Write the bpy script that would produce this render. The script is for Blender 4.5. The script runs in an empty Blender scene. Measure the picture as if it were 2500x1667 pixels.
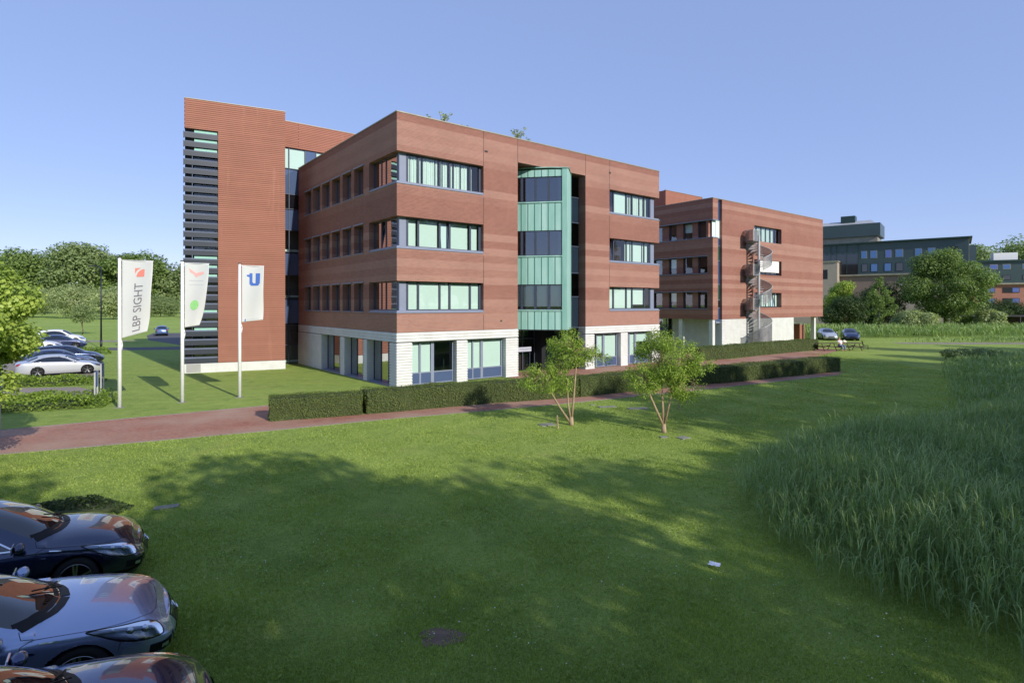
import bpy, bmesh, math, random
import numpy as np
from mathutils import Vector, Matrix
R = math.radians
scene = bpy.context.scene
COL = scene.collection

# ------------------------------------------------------------------ camera, sky, sun, exposure
cam_d = bpy.data.cameras.new("camera"); cam = bpy.data.objects.new("camera", cam_d); COL.objects.link(cam)
cam.location = (0, 0, 4.64); cam.rotation_euler = (R(90), 0, 0)
cam_d.sensor_width = 36.0; cam_d.lens = 36.0 * 1388 / 2500
cam_d.shift_x = 0.0; cam_d.shift_y = -(833.5 - 743.0) / 2500
cam_d.clip_start = 0.1; cam_d.clip_end = 5000
scene.camera = cam
SUN_AZ = 41.0      # degrees right of straight behind the camera
SUN_EL = 27.0
sdir = Vector((math.sin(R(SUN_AZ)) * math.cos(R(SUN_EL)), -math.cos(R(SUN_AZ)) * math.cos(R(SUN_EL)), math.sin(R(SUN_EL))))
w = bpy.data.worlds.new("World"); scene.world = w; w.use_nodes = True
nt = w.node_tree; nt.nodes.clear()
sky = nt.nodes.new('ShaderNodeTexSky'); sky.sky_type = 'NISHITA'; sky.sun_disc = False
sky.sun_elevation = R(SUN_EL); sky.sun_rotation = R(180 - SUN_AZ)
sky.altitude = 1200; sky.air_density = 1.0; sky.dust_density = 0.0; sky.ozone_density = 2.5
bg = nt.nodes.new('ShaderNodeBackground'); bg.inputs[1].default_value = 0.12
wo = nt.nodes.new('ShaderNodeOutputWorld')
tint = nt.nodes.new('ShaderNodeMix'); tint.data_type = 'RGBA'; tint.blend_type = 'MULTIPLY'; tint.inputs[0].default_value = 1.0; tint.inputs[7].default_value = (1.12, .93, 1.0, 1)
nt.links.new(sky.outputs[0], tint.inputs[6]); even = nt.nodes.new('ShaderNodeMix'); even.data_type = 'RGBA'; even.inputs[0].default_value = .6; even.inputs[7].default_value = (2.16, 3.08, 5.5, 1)
nt.links.new(tint.outputs[2], even.inputs[6]); nt.links.new(even.outputs[2], bg.inputs[0]); nt.links.new(bg.outputs[0], wo.inputs[0])
sun_d = bpy.data.lights.new("sun", 'SUN'); sun_d.energy = 3.5; sun_d.angle = R(0.53); sun_d.color = (1.0, 0.93, 0.82)
sun = bpy.data.objects.new("sun", sun_d); COL.objects.link(sun)
sun.rotation_euler = (-sdir).to_track_quat('-Z', 'Y').to_euler(); sun.location = (30, -40, 40)
vs = scene.view_settings; vs.view_transform = 'Standard'; vs.look = 'None'; vs.exposure = 0.46; vs.gamma = 1.0
vs.use_curve_mapping = False
scene.cycles.max_bounces = 8; scene.cycles.transparent_max_bounces = 12
scene.cycles.diffuse_bounces = 3; scene.cycles.glossy_bounces = 4; scene.cycles.caustics_reflective = False; scene.cycles.caustics_refractive = False

# ------------------------------------------------------------------ tagging helpers
def tag(o, label=None, cat=None, group=None, kind=None):
    if label: o['label'] = label
    if cat: o['category'] = cat
    if group: o['group'] = group
    if kind: o['kind'] = kind
    return o
def thing(name, label, cat, loc=(0, 0, 0), rotz=0.0, group=None):
    o = bpy.data.objects.new(name, None); COL.objects.link(o)
    o.location = loc; o.rotation_euler = (0, 0, rotz); o.empty_display_size = 0.3
    return tag(o, label, cat, group)
def copy_tree(o, parent=None):
    c = o.copy(); COL.objects.link(c); c.parent = parent
    for ch in [x for x in KIDS.get(o.name, [])]:
        k = copy_tree(ch, c)
    return c
KIDS = {}
def setparent(o, p):
    if p is not None:
        o.parent = p; KIDS.setdefault(p.name, []).append(o)

# ------------------------------------------------------------------ materials
def S(c):   # sRGB 0-255 -> linear
    return tuple(((v / 255.0) / 12.92 if v / 255.0 <= 0.04045 else ((v / 255.0 + 0.055) / 1.055) ** 2.4) for v in c)
class NT:
    def __init__(s, name):
        s.m = bpy.data.materials.new(name); s.m.use_nodes = True; s.t = s.m.node_tree
        s.n = s.t.nodes; s.b = s.n['Principled BSDF']; s.out = s.n['Material Output']
    def node(s, typ, **kw):
        n = s.n.new(typ)
        for k, v in kw.items():
            if k.startswith('i_'):
                n.inputs[k[2:].replace('_', ' ')].default_value = v
            else: setattr(n, k, v)
        return n
    def link(s, a, b): s.t.links.new(a, b)
    def ramp(s, fac, stops):
        r = s.n.new('ShaderNodeValToRGB'); e = r.color_ramp.elements
        while len(e) < len(stops): e.new(0.5)
        for i, (p, c) in enumerate(stops):
            e[i].position = p; e[i].color = (*c, 1) if len(c) == 3 else c
        s.link(fac, r.inputs[0]); return r.outputs[0]
    def noise(s, scale, detail=4, rough=.6, coord=None, dist=0.0):
        n = s.node('ShaderNodeTexNoise'); n.inputs['Scale'].default_value = scale
        n.inputs['Detail'].default_value = detail; n.inputs['Roughness'].default_value = rough; n.inputs['Distortion'].default_value = dist
        if coord is not None: s.link(coord, n.inputs['Vector'])
        return n.outputs['Fac']
    def coord(s, kind='Object', scale=None, world=False):
        if world:
            o = s.node('ShaderNodeNewGeometry').outputs['Position']
        else:
            o = s.node('ShaderNodeTexCoord').outputs[kind]
        if scale:
            mp = s.node('ShaderNodeMapping'); mp.inputs['Scale'].default_value = scale
            s.link(o, mp.inputs['Vector']); o = mp.outputs[0]
        return o
    def mix(s, fac, a, b, mode='MIX'):
        n = s.node('ShaderNodeMix', data_type='RGBA', blend_type=mode)
        for sock, v in ((n.inputs[0], fac), (n.inputs[6], a), (n.inputs[7], b)):
            if hasattr(v, 'links') or hasattr(v, 'is_linked'): s.link(v, sock)
            elif isinstance(v, (int, float)): sock.default_value = v
            else: sock.default_value = (*v, 1)
        return n.outputs[2]
    def math(s, op, a, b=0.0, c=None):
        n = s.node('ShaderNodeMath', operation=op)
        for sock, v in zip(n.inputs, (a, b) if c is None else (a, b, c)):
            if hasattr(v, 'is_linked'): s.link(v, sock)
            else: sock.default_value = v
        return n.outputs[0]
    def bump(s, h, strength=.3, dist=.02):
        n = s.node('ShaderNodeBump'); n.inputs['Strength'].default_value = strength; n.inputs['Distance'].default_value = dist
        s.link(h, n.inputs['Height']); s.link(n.outputs[0], s.b.inputs['Normal'])
    def col(s, c):
        if hasattr(c, 'is_linked'): s.link(c, s.b.inputs['Base Color'])
        else: s.b.inputs['Base Color'].default_value = (*c, 1)
    def set(s, **kw):
        for k, v in kw.items(): s.b.inputs[k.replace('_', ' ')].default_value = v
def plain(name, c, rough=.6, metal=0.0, var=.12, scale=3.0, **kw):
    m = NT(name); c = S(c)
    f = m.noise(scale, 5, .65, m.coord('Object'))
    m.col(m.ramp(f, [(.25, tuple(v * (1 - var) for v in c)), (.75, tuple(min(1, v * (1 + var)) for v in c))]))
    m.set(Roughness=rough, Metallic=metal, **kw)
    return m.m

def brick_mat(name, ca, cb, mortar, course=.075, length=.22, bands=True, seed=0.0):
    m = NT(name); uv = m.coord('UV')
    bt = m.node('ShaderNodeTexBrick'); m.link(uv, bt.inputs['Vector'])
    bt.inputs['Scale'].default_value = 1.0; bt.inputs['Brick Width'].default_value = length; bt.inputs['Row Height'].default_value = course
    bt.inputs['Mortar Size'].default_value = .010 if bands else .03; bt.inputs['Mortar Smooth'].default_value = .3 if bands else .6; bt.inputs['Bias'].default_value = -.1
    bt.inputs['Color1'].default_value = (*[v * (.86 if bands else .95) for v in ca], 1); bt.inputs['Color2'].default_value = (*[v * (1.12 if bands else 1.05) for v in ca], 1); bt.inputs['Mortar'].default_value = (*mortar, 1)
    col = bt.outputs['Color']
    if bands:
        sep = m.node('ShaderNodeSeparateXYZ'); m.link(uv, sep.inputs[0])
        # courses of a paler brick laid in bands of changing height
        bn = m.node('ShaderNodeTexWhiteNoise', noise_dimensions='1D'); m.link(m.math('ADD', m.math('FLOOR', m.math('DIVIDE', sep.outputs[1], .45)), seed), bn.inputs['W'])
        f = m.ramp(bn.outputs['Value'], [(.35, (.1, .1, .1)), (.6, (.8, .8, .8))])
        bt2 = m.node('ShaderNodeTexBrick'); m.link(uv, bt2.inputs['Vector'])
        for k in ('Scale', 'Brick Width', 'Row Height', 'Mortar Smooth', 'Bias'): bt2.inputs[k].default_value = bt.inputs[k].default_value
        bt2.inputs['Mortar Size'].default_value = .014
        bt2.inputs['Color1'].default_value = (*[v * .88 for v in cb], 1); bt2.inputs['Color2'].default_value = (*[v * 1.1 for v in cb], 1)
        bt2.inputs['Mortar'].default_value = (*[min(1, v * 1.35) for v in mortar], 1)
        col = m.mix(f, bt.outputs['Color'], bt2.outputs['Color'])
    big = m.noise(.5, 5, .6, uv)
    col = m.mix(.55, col, m.ramp(big, [(.25, (.82, .80, .80)), (.75, (1.12, 1.1, 1.08))]), 'MULTIPLY')
    strk = m.node('ShaderNodeMapping'); strk.inputs['Scale'].default_value = (1.6, .12, 1); m.link(uv, strk.inputs[0])
    sn = m.noise(1.0, 4, .7, strk.outputs[0])
    col = m.mix(m.ramp(sn, [(.58, (0, 0, 0)), (.78, (.35, .35, .35))]), col, tuple(min(1, v * 1.3 + .05) for v in ca))
    m.col(col); m.set(Roughness=.88); m.b.inputs['Specular IOR Level'].default_value = .25
    m.bump(m.math('SUBTRACT', 1.0, bt.outputs['Fac']), .5, .012)
    return m.m

M = {}
M['brick'] = brick_mat('banded red brick', S((142, 89, 76)), S((166, 120, 105)), S((146, 124, 114)))
M['brick2'] = brick_mat('banded red brick far', S((146, 90, 76)), S((168, 121, 105)), S((146, 124, 114)), seed=4.3)
M['brick_tower'] = brick_mat('plain red brick', S((164, 115, 98)), S((164, 115, 98)), S((112, 72, 60)), course=.136, length=60.0, bands=False)
def stone_mat():
    m = NT('white stone'); uv = m.coord('UV')
    c = m.ramp(m.noise(1.2, 6, .7, uv), [(.25, S((194, 194, 190))), (.6, S((211, 212, 210))), (.85, S((218, 219, 218)))])
    mp = m.node('ShaderNodeMapping'); mp.inputs['Scale'].default_value = (6, .5, 1); m.link(uv, mp.inputs[0])
    c = m.mix(m.ramp(m.noise(1.0, 4, .7, mp.outputs[0]), [(.55, (0, 0, 0)), (.85, (.3, .3, .3))]), c, S((176, 170, 156)))
    m.col(c); m.set(Roughness=.75); m.bump(m.noise(40, 3, .6, uv), .15, .004); return m.m
M['stone'] = stone_mat()
M['steel'] = plain('blue grey coated steel', (128, 136, 156), .42, 0.0, .06, 2.0)
M['frame'] = plain('dark blue grey frame', (62, 70, 88), .4, 0.0, .06, 2.0)
M['coping'] = plain('pale metal coping', (150, 144, 128), .5, .2, .25, 1.3)
M['interior'] = plain('interior wall', (92, 104, 104), .8, 0, .3, .8)
M['ceiling'] = plain('interior slab', (120, 124, 122), .8, 0, .1, 1)
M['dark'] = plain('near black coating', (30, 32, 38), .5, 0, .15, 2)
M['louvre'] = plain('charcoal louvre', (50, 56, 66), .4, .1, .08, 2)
M['louvre_skylit'] = plain('louvre top paled as sky sheen', (122, 132, 150), .35, .2, .08, 2)  # slat tops coloured paler than the slats, sky reflection put into the colour
M['spandrel'] = plain('blue spandrel', (72, 88, 122), .3, 0, .05, 2)
M['blind'] = plain('pale blind', (212, 230, 226), .8, 0, .03, .8)
M['curtain'] = plain('pale curtain', (212, 226, 220), .85, 0, .06, 3)
M['galv'] = plain('galvanised steel', (176, 178, 180), .5, .25, .15, 4)
M['wood'] = plain('dark wood', (70, 52, 44), .7, 0, .3, 6)
def copper_mat():
    m = NT('green copper'); uv = m.coord('UV')
    mp = m.node('ShaderNodeMapping'); mp.inputs['Scale'].default_value = (2.2, .35, 1); m.link(uv, mp.inputs[0])
    a = m.noise(1.0, 5, .65, mp.outputs[0])
    # each tray its own tint
    sx = m.node('ShaderNodeSeparateXYZ'); m.link(uv, sx.inputs[0])
    cell = m.math('FLOOR', m.math('DIVIDE', sx.outputs[0], .455))
    wn = m.node('ShaderNodeTexWhiteNoise', noise_dimensions='1D'); m.link(cell, wn.inputs['W'])
    f = m.math('ADD', m.math('MULTIPLY', a, .7), m.math('MULTIPLY', wn.outputs['Value'], .3))
    m.col(m.ramp(f, [(.25, S((124, 174, 162))), (.55, S((152, 196, 186))), (.85, S((182, 214, 206)))]))
    m.set(Roughness=.6); return m.m
M['copper'] = copper_mat()
def glass_mat(name, tint, refl=1.0, ior=1.5, rough=.02):
    m = NT(name); m.n.remove(m.b)
    tr = m.node('ShaderNodeBsdfTransparent'); tr.inputs[0].default_value = (*tint, 1)
    gl = m.node('ShaderNodeBsdfGlossy'); gl.inputs['Color'].default_value = (.95, .97, 1, 1); gl.inputs['Roughness'].default_value = rough
    fr = m.node('ShaderNodeFresnel'); fr.inputs['IOR'].default_value = ior
    nz = m.noise(.7, 2, .5, m.coord('Object'))
    bp = m.node('ShaderNodeBump'); bp.inputs['Strength'].default_value = .05; bp.inputs['Distance'].default_value = .05; m.link(nz, bp.inputs['Height'])
    m.link(bp.outputs[0], gl.inputs['Normal'])
    f = m.math('MINIMUM', m.math('ADD', m.math('MULTIPLY', fr.outputs[0], refl), .02), .95)
    mx = m.node('ShaderNodeMixShader'); m.link(f, mx.inputs[0]); m.link(tr.outputs[0], mx.inputs[1]); m.link(gl.outputs[0], mx.inputs[2])
    m.link(mx.outputs[0], m.out.inputs[0]); return m.m
M['glass'] = glass_mat('green tinted glass', (.90, .975, .955), 1.6)
M['glass_dark'] = glass_mat('dark tinted glass', (.30, .46, .44), 2.2)
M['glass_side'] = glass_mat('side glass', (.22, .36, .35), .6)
M['glass_bay'] = glass_mat('bay glass', (.34, .46, .50), 4.5)
M['clear'] = glass_mat('clear cover', (.92, .95, .97), 1.2)
def paint(name, c, flake=.0, rough=.28, metal=.5):
    m = NT(name); c = S(c); f = m.noise(900, 1, .5, m.coord('Object'))
    m.col(m.ramp(f, [(.3, tuple(v * .9 for v in c)), (.7, tuple(v * 1.12 for v in c))]))
    m.set(Metallic=metal, Roughness=rough); m.b.inputs['Coat Weight'].default_value = 1.0; m.b.inputs['Coat Roughness'].default_value = .02
    m.b.inputs['Coat IOR'].default_value = 1.65
    return m.m
def simple(name, c, rough, metal=0.0, spec=.5, coat=0.0):
    m = NT(name); m.col(m.ramp(m.noise(14, 3, .5, m.coord('Object')), [(.3, tuple(v * .92 for v in S(c))), (.7, tuple(min(1, v * 1.06) for v in S(c)))]))
    m.set(Roughness=rough, Metallic=metal); m.b.inputs['Specular IOR Level'].default_value = spec
    m.b.inputs['Coat Weight'].default_value = coat; m.b.inputs['Coat Roughness'].default_value = .02
    return m.m
M['carglass'] = simple('car glass', (16, 20, 24), .02, 0, .9, 1.0)
M['rubber'] = simple('tyre rubber', (24, 24, 26), .75)
M['plastic'] = simple('black plastic', (14, 15, 18), .5, 0, .25)
M['chrome'] = simple('chrome', (225, 228, 232), .08, 1.0)
M['alloy'] = simple('alloy rim', (150, 153, 158), .25, .9)
M['lampred'] = simple('red lamp', (150, 18, 18), .12, 0, .6, 1.0)
M['lampchrome'] = simple('lamp reflector', (190, 200, 215), .12, .9)
M['white'] = simple('white coated pole', (236, 236, 236), .4)
M['blacktop'] = simple('black lamp post', (36, 38, 44), .45)
def leaf_mat(name, c1, c2, c3=None, trans=.35):
    m = NT(name); m.n.remove(m.b)
    at = m.node('ShaderNodeAttribute', attribute_name='tone')
    nz = m.noise(.9, 3, .6, m.coord('Object'))
    f = m.math('ADD', m.math('MULTIPLY', at.outputs['Fac'], .65), m.math('MULTIPLY', nz, .35))
    stops = [(.12, S(c1)), (.75, S(c2))]
    if c3: stops.append((.93, S(c3)))
    c = m.ramp(f, stops)
    d = m.node('ShaderNodeBsdfPrincipled'); m.link(c, d.inputs['Base Color']); d.inputs['Roughness'].default_value = .5; d.inputs['Specular IOR Level'].default_value = .3
    t = m.node('ShaderNodeBsdfTranslucent'); m.link(m.mix(1.0, c, (1.1, 1.25, .55), 'MULTIPLY'), t.inputs[0])
    mx = m.node('ShaderNodeMixShader'); mx.inputs[0].default_value = trans
    m.link(d.outputs[0], mx.inputs[1]); m.link(t.outputs[0], mx.inputs[2]); m.link(mx.outputs[0], m.out.inputs[0]); return m.m
M['leaf'] = leaf_mat('oak green leaves', (74, 96, 48), (136, 158, 86))
M['leaf_hazed'] = leaf_mat('haze paled green leaves', (100, 118, 74), (152, 168, 112))  # lighter than the near leaves, distance haze put into the colour
M['leaf_dark'] = leaf_mat('dark green leaves', (42, 58, 34), (84, 104, 56))
M['leaf_maple'] = leaf_mat('maple leaves', (96, 124, 50), (178, 196, 92), (220, 214, 112))
M['leaf_young'] = leaf_mat('fresh green leaves', (104, 132, 52), (164, 186, 82), (196, 204, 108))
M['leaf_willow'] = leaf_mat('grey green leaves', (124, 140, 92), (176, 186, 132))
M['leaf_hedge'] = leaf_mat('yew hedge leaves', (86, 102, 52), (118, 132, 68), (136, 148, 80))
M['leaf_cover'] = leaf_mat('ground cover leaves', (84, 112, 42), (148, 172, 68), (184, 188, 84))
M['reed'] = leaf_mat('reed leaves', (110, 136, 88), (160, 182, 116), (208, 214, 156), .3)
M['grassblade'] = leaf_mat('grass blades', (124, 144, 68), (172, 188, 96), (196, 200, 120), .4)
def bark_mat(name, a, b):
    m = NT(name); co = m.coord('Object', (6, 6, 1.2))
    f = m.noise(2.5, 6, .7, co); m.col(m.ramp(f, [(.3, S(a)), (.7, S(b))])); m.set(Roughness=.9); m.bump(f, .6, .03); return m.m
M['bark'] = bark_mat('grey brown bark', (70, 58, 46), (124, 108, 88))
M['bark_pale'] = bark_mat('pale bark', (132, 110, 84), (184, 164, 134))
def ground_mat():
    m = NT('mown grass'); p = m.coord(world=True)
    a = m.noise(.08, 5, .6, p); b = m.noise(1.6, 6, .7, p); c = m.noise(38, 4, .7, p)
    col = m.ramp(m.math('ADD', m.math('MULTIPLY', a, .45), m.math('MULTIPLY', b, .55)), [(.3, S((124, 146, 72))), (.5, S((144, 165, 82))), (.68, S((168, 182, 100)))])
    col = m.mix(.75, col, m.ramp(c, [(.3, (.55, .58, .5)), (.5, (1, 1, 1)), (.72, (1.35, 1.32, 1.2))]), 'MULTIPLY')
    # mowing streaks
    mp = m.node('ShaderNodeMapping'); mp.inputs['Rotation'].default_value = (0, 0, R(-33)); mp.inputs['Scale'].default_value = (.06, 1.1, 1)
    m.link(p, mp.inputs[0]); st = m.noise(1.0, 3, .5, mp.outputs[0])
    col = m.mix(.5, col, m.ramp(st, [(.35, (.86, .9, .86)), (.65, (1.12, 1.1, 1.06))]), 'MULTIPLY')
    # drier, thinner patches and clover-rich darker ones
    col = m.mix(m.ramp(m.noise(.45, 5, .68, p), [(.56, (0, 0, 0)), (.74, (.55, .55, .55))]), col, S((158, 158, 92)))
    col = m.mix(m.ramp(m.noise(.9, 5, .7, p, .6), [(.30, (.55, .55, .55)), (.44, (0, 0, 0))]), col, S((92, 122, 58)))
    m.col(col); m.set(Roughness=.9); m.b.inputs['Specular IOR Level'].default_value = .15
    m.bump(m.math('ADD', m.noise(60, 3, .7, p), m.math('MULTIPLY', m.noise(7, 3, .6, p), 1.6)), .8, .05); return m.m
M['ground'] = ground_mat()
def paving_mat(name, c1, c2, c3, sc=.21):
    m = NT(name); p = m.coord(world=True)
    mp = m.node('ShaderNodeMapping'); mp.inputs['Rotation'].default_value = (0, 0, R(33)); m.link(p, mp.inputs[0])
    bt = m.node('ShaderNodeTexBrick'); m.link(mp.outputs[0], bt.inputs['Vector'])
    bt.inputs['Scale'].default_value = 1; bt.inputs['Brick Width'].default_value = sc; bt.inputs['Row Height'].default_value = sc / 2
    bt.inputs['Mortar Size'].default_value = .006; bt.inputs['Color1'].default_value = (*S(c1), 1); bt.inputs['Color2'].default_value = (*S(c2), 1); bt.inputs['Mortar'].default_value = (*[v * .6 for v in S(c1)], 1)
    col = m.mix(m.ramp(m.noise(.35, 5, .65, p), [(.35, (0, 0, 0)), (.7, (1, 1, 1))]), bt.outputs['Color'], S(c3))
    col = m.mix(.7, col, m.ramp(m.noise(14, 4, .7, p), [(.3, (.8, .8, .8)), (.7, (1.15, 1.15, 1.15))]), 'MULTIPLY')
    m.col(col); m.set(Roughness=.85); m.bump(bt.outputs['Fac'], -.3, .006); return m.m
M['redpave'] = paving_mat('red clay pavers', (150, 98, 80), (170, 114, 92), (168, 138, 118))
M['greypave'] = paving_mat('grey concrete pavers', (136, 126, 118), (152, 142, 132), (144, 132, 120))
M['asphalt'] = plain('asphalt', (84, 84, 88), .9, 0, .2, 3)
M['dirt'] = plain('bare earth', (112, 92, 78), .95, 0, .35, 6)
M['concrete'] = plain('concrete slab', (128, 130, 118), .85, 0, .15, 4)
# ------------------------------------------------------------------ mesh builder
class MB:
    def __init__(s, f=None): s.v = []; s.f = []; s.map = f; s.g = []
    def add(s, vs, fs, raw=False):
        n = len(s.v); s.g.append((n, len(s.f)))
        if s.map and not raw: vs = [s.map(*p) for p in vs]
        s.v += [tuple(p) for p in vs]; s.f += [tuple(i + n for i in f) for f in fs]; return s
    def each(s, name, mat, parent=None, **kw):
        """every piece as an object of its own"""
        out = []
        for i, (a, b) in enumerate(s.g):
            a2, b2 = s.g[i + 1] if i + 1 < len(s.g) else (len(s.v), len(s.f))
            m = MB(); m.v = s.v[a:a2]; m.f = [tuple(q - a for q in f) for f in s.f[b:b2]]; out.append(m.build(name, mat, parent, **kw))
        return out
    def box(s, x0, x1, y0, y1, z0, z1):
        return s.add([(x0, y0, z0), (x1, y0, z0), (x1, y1, z0), (x0, y1, z0), (x0, y0, z1), (x1, y0, z1), (x1, y1, z1), (x0, y1, z1)],
                     [(0, 3, 2, 1), (4, 5, 6, 7), (0, 1, 5, 4), (1, 2, 6, 5), (2, 3, 7, 6), (3, 0, 4, 7)])
    def quad(s, a, b, c, d): return s.add([a, b, c, d], [(0, 1, 2, 3)])
    def prism(s, poly, z0, z1):
        n = len(poly)
        return s.add([(x, y, z0) for x, y in poly] + [(x, y, z1) for x, y in poly],
                     [tuple(range(n - 1, -1, -1)), tuple(range(n, 2 * n))] + [(i, (i + 1) % n, (i + 1) % n + n, i + n) for i in range(n)])
    def tube(s, pts, rad, n=8, cap=True):
        pts = [Vector(p) for p in pts]; rings = []
        if not hasattr(rad, '__len__'): rad = [rad] * len(pts)
        vs = []; up = Vector((0, 0, 1))
        for i, p in enumerate(pts):
            d = (pts[min(i + 1, len(pts) - 1)] - pts[max(i - 1, 0)])
            if d.length < 1e-6: d = Vector((0, 0, 1))
            d.normalize()
            a = d.cross(up)
            if a.length < .05: a = d.cross(Vector((0, 1, 0)))
            a.normalize(); b = a.cross(d)
            for k in range(n):
                t = 2 * math.pi * k / n; vs.append(p + a * (math.cos(t) * rad[i]) + b * (math.sin(t) * rad[i]))
        fs = [(i * n + k, i * n + (k + 1) % n, (i + 1) * n + (k + 1) % n, (i + 1) * n + k) for i in range(len(pts) - 1) for k in range(n)]
        if cap: fs += [tuple(range(n - 1, -1, -1)), tuple(range((len(pts) - 1) * n, len(pts) * n))]
        return s.add(vs, fs)
    def lathe(s, prof, n=32, axis='z', c=(0, 0, 0)):
        vs = []
        for r, h in prof:
            for k in range(n):
                t = 2 * math.pi * k / n; x, y = r * math.cos(t), r * math.sin(t)
                p = (x, y, h) if axis == 'z' else (x, h, y)
                vs.append((p[0] + c[0], p[1] + c[1], p[2] + c[2]))
        fs = [(i * n + k, i * n + (k + 1) % n, (i + 1) * n + (k + 1) % n, (i + 1) * n + k) for i in range(len(prof) - 1) for k in range(n)]
        return s.add(vs, fs)
    def ball(s, c, r, n=12, sq=(1, 1, 1)):
        prof = [(math.sin(math.pi * i / n) * r, -math.cos(math.pi * i / n) * r) for i in range(n + 1)]
        vs = []; m = n * 2
        for rr, h in prof:
            for k in range(m):
                t = 2 * math.pi * k / m; vs.append((c[0] + rr * math.cos(t) * sq[0], c[1] + rr * math.sin(t) * sq[1], c[2] + h * sq[2]))
        fs = [(i * m + k, i * m + (k + 1) % m, (i + 1) * m + (k + 1) % m, (i + 1) * m + k) for i in range(n) for k in range(m)]
        return s.add(vs, fs)
    def build(s, name, mat, parent=None, smooth=False, uv=True, bevel=0.0):
        me = bpy.data.meshes.new(name); me.from_pydata(s.v, [], s.f); me.update()
        if uv and len(me.polygons):
            nv = len(me.vertices); co = np.empty(nv * 3); me.vertices.foreach_get('co', co); co = co.reshape(-1, 3)
            nl = len(me.loops); li = np.empty(nl, int); me.loops.foreach_get('vertex_index', li)
            np_ = len(me.polygons); no = np.empty(np_ * 3); me.polygons.foreach_get('normal', no); no = no.reshape(-1, 3)
            tot = np.empty(np_, int); me.polygons.foreach_get('loop_total', tot); pn = np.repeat(no, tot, axis=0); pc = co[li]
            h = np.hypot(pn[:, 0], pn[:, 1]) + 1e-9; vert = np.abs(pn[:, 2]) < .75
            tx, ty = -pn[:, 1] / h, pn[:, 0] / h
            u = np.where(vert, pc[:, 0] * tx + pc[:, 1] * ty, pc[:, 0]); v = np.where(vert, pc[:, 2], pc[:, 1])
            l = me.uv_layers.new(name='uv'); l.data.foreach_set('uv', np.stack([u, v], 1).ravel())
        if smooth: me.polygons.foreach_set('use_smooth', [True] * len(me.polygons))
        if mat: me.materials.append(mat)
        o = bpy.data.objects.new(name, me); COL.objects.link(o); setparent(o, parent)
        if bevel:
            b = o.modifiers.new('bevel', 'BEVEL'); b.width = bevel; b.segments = 2; b.limit_method = 'ANGLE'
        return o

def np_mesh(name, verts, faces, mat, parent=None, tone=None, smooth=False):
    """verts (N,3), faces (M,k) numpy"""
    me = bpy.data.meshes.new(name); k = faces.shape[1]
    me.vertices.add(len(verts)); me.vertices.foreach_set('co', np.ascontiguousarray(verts, dtype=np.float32).ravel())
    me.loops.add(faces.size); me.loops.foreach_set('vertex_index', np.ascontiguousarray(faces, dtype=np.int32).ravel())
    me.polygons.add(len(faces)); me.polygons.foreach_set('loop_start', np.arange(0, faces.size, k, dtype=np.int32))
    try: me.polygons.foreach_set('loop_total', np.full(len(faces), k, dtype=np.int32))
    except Exception: pass
    if tone is not None:
        a = me.attributes.new('tone', 'FLOAT', 'FACE'); a.data.foreach_set('value', np.asarray(tone, dtype=np.float32))
    me.update(calc_edges=True); me.validate()
    if smooth: me.polygons.foreach_set('use_smooth', [True] * len(me.polygons))
    me.materials.append(mat)
    o = bpy.data.objects.new(name, me); COL.objects.link(o); setparent(o, parent); return o

def leaf_arrays(P, size, rng, aspect=.55, up=.35, droop=0.0, outward=None):
    """one bent rhomb-like leaf (two tris fan as quad) per point"""
    n = len(P)
    nrm = rng.normal(size=(n, 3)); nrm[:, 2] = np.abs(nrm[:, 2]) + up
    if outward is not None: nrm = nrm * .8 + outward * 1.1
    nrm /= np.linalg.norm(nrm, axis=1)[:, None]
    a = rng.normal(size=(n, 3)); a[:, 2] -= droop
    a -= nrm * (a * nrm).sum(1)[:, None]; a /= np.linalg.norm(a, axis=1)[:, None] + 1e-9
    b = np.cross(nrm, a)
    L = (size * rng.uniform(.6, 1.3, n))[:, None]; W = L * aspect
    V = np.stack([P - a * L * .5, P + b * W * .5 + a * L * .05, P + a * L * .5, P - b * W * .5 + a * L * .05], 1).reshape(-1, 3)
    F = np.arange(4 * n).reshape(n, 4)
    return V, F

def crown(name, mat, parent, clumps, per, size, seed, aspect=.6, up=.35, droop=0.0, shell=.55, flat=.75):
    """clumps: (x,y,z,r) list; leaves gathered in each clump, sparser inside"""
    rng = np.random.default_rng(seed); Ps = []; T = []; O = []
    for (x, y, z, r) in clumps:
        n = max(6, int(per * r * r)); d = rng.normal(size=(n, 3)); d /= np.linalg.norm(d, axis=1)[:, None]
        rad = r * (shell + (1 - shell) * rng.random(n) ** .5) * rng.uniform(.75, 1.1, n)
        Ps.append(np.array((x, y, z)) + d * rad[:, None] * np.array((1, 1, flat))); O.append(d)
        T.append(np.clip(rng.normal(rng.uniform(.32, .68), .16, n), 0, 1))
    P = np.concatenate(Ps); V, F = leaf_arrays(P, size, rng, aspect, up, droop, np.concatenate(O))
    return np_mesh(name, V, F, mat, parent, np.concatenate(T))

def crown_clumps(c, rx, rz, n, rr, rng, bottom=-.75, power=.6):
    out = []
    for i in range(n):
        d = rng.normal(size=3); d /= np.linalg.norm(d)
        if d[2] < bottom: d[2] = -d[2]
        k = rng.uniform(.35, 1.0) ** power
        s = rng.uniform(.6, 1.25)
        out.append((c[0] + d[0] * k * rx, c[1] + d[1] * k * rx, c[2] + d[2] * k * rz, rr * s))
    return out

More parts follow.
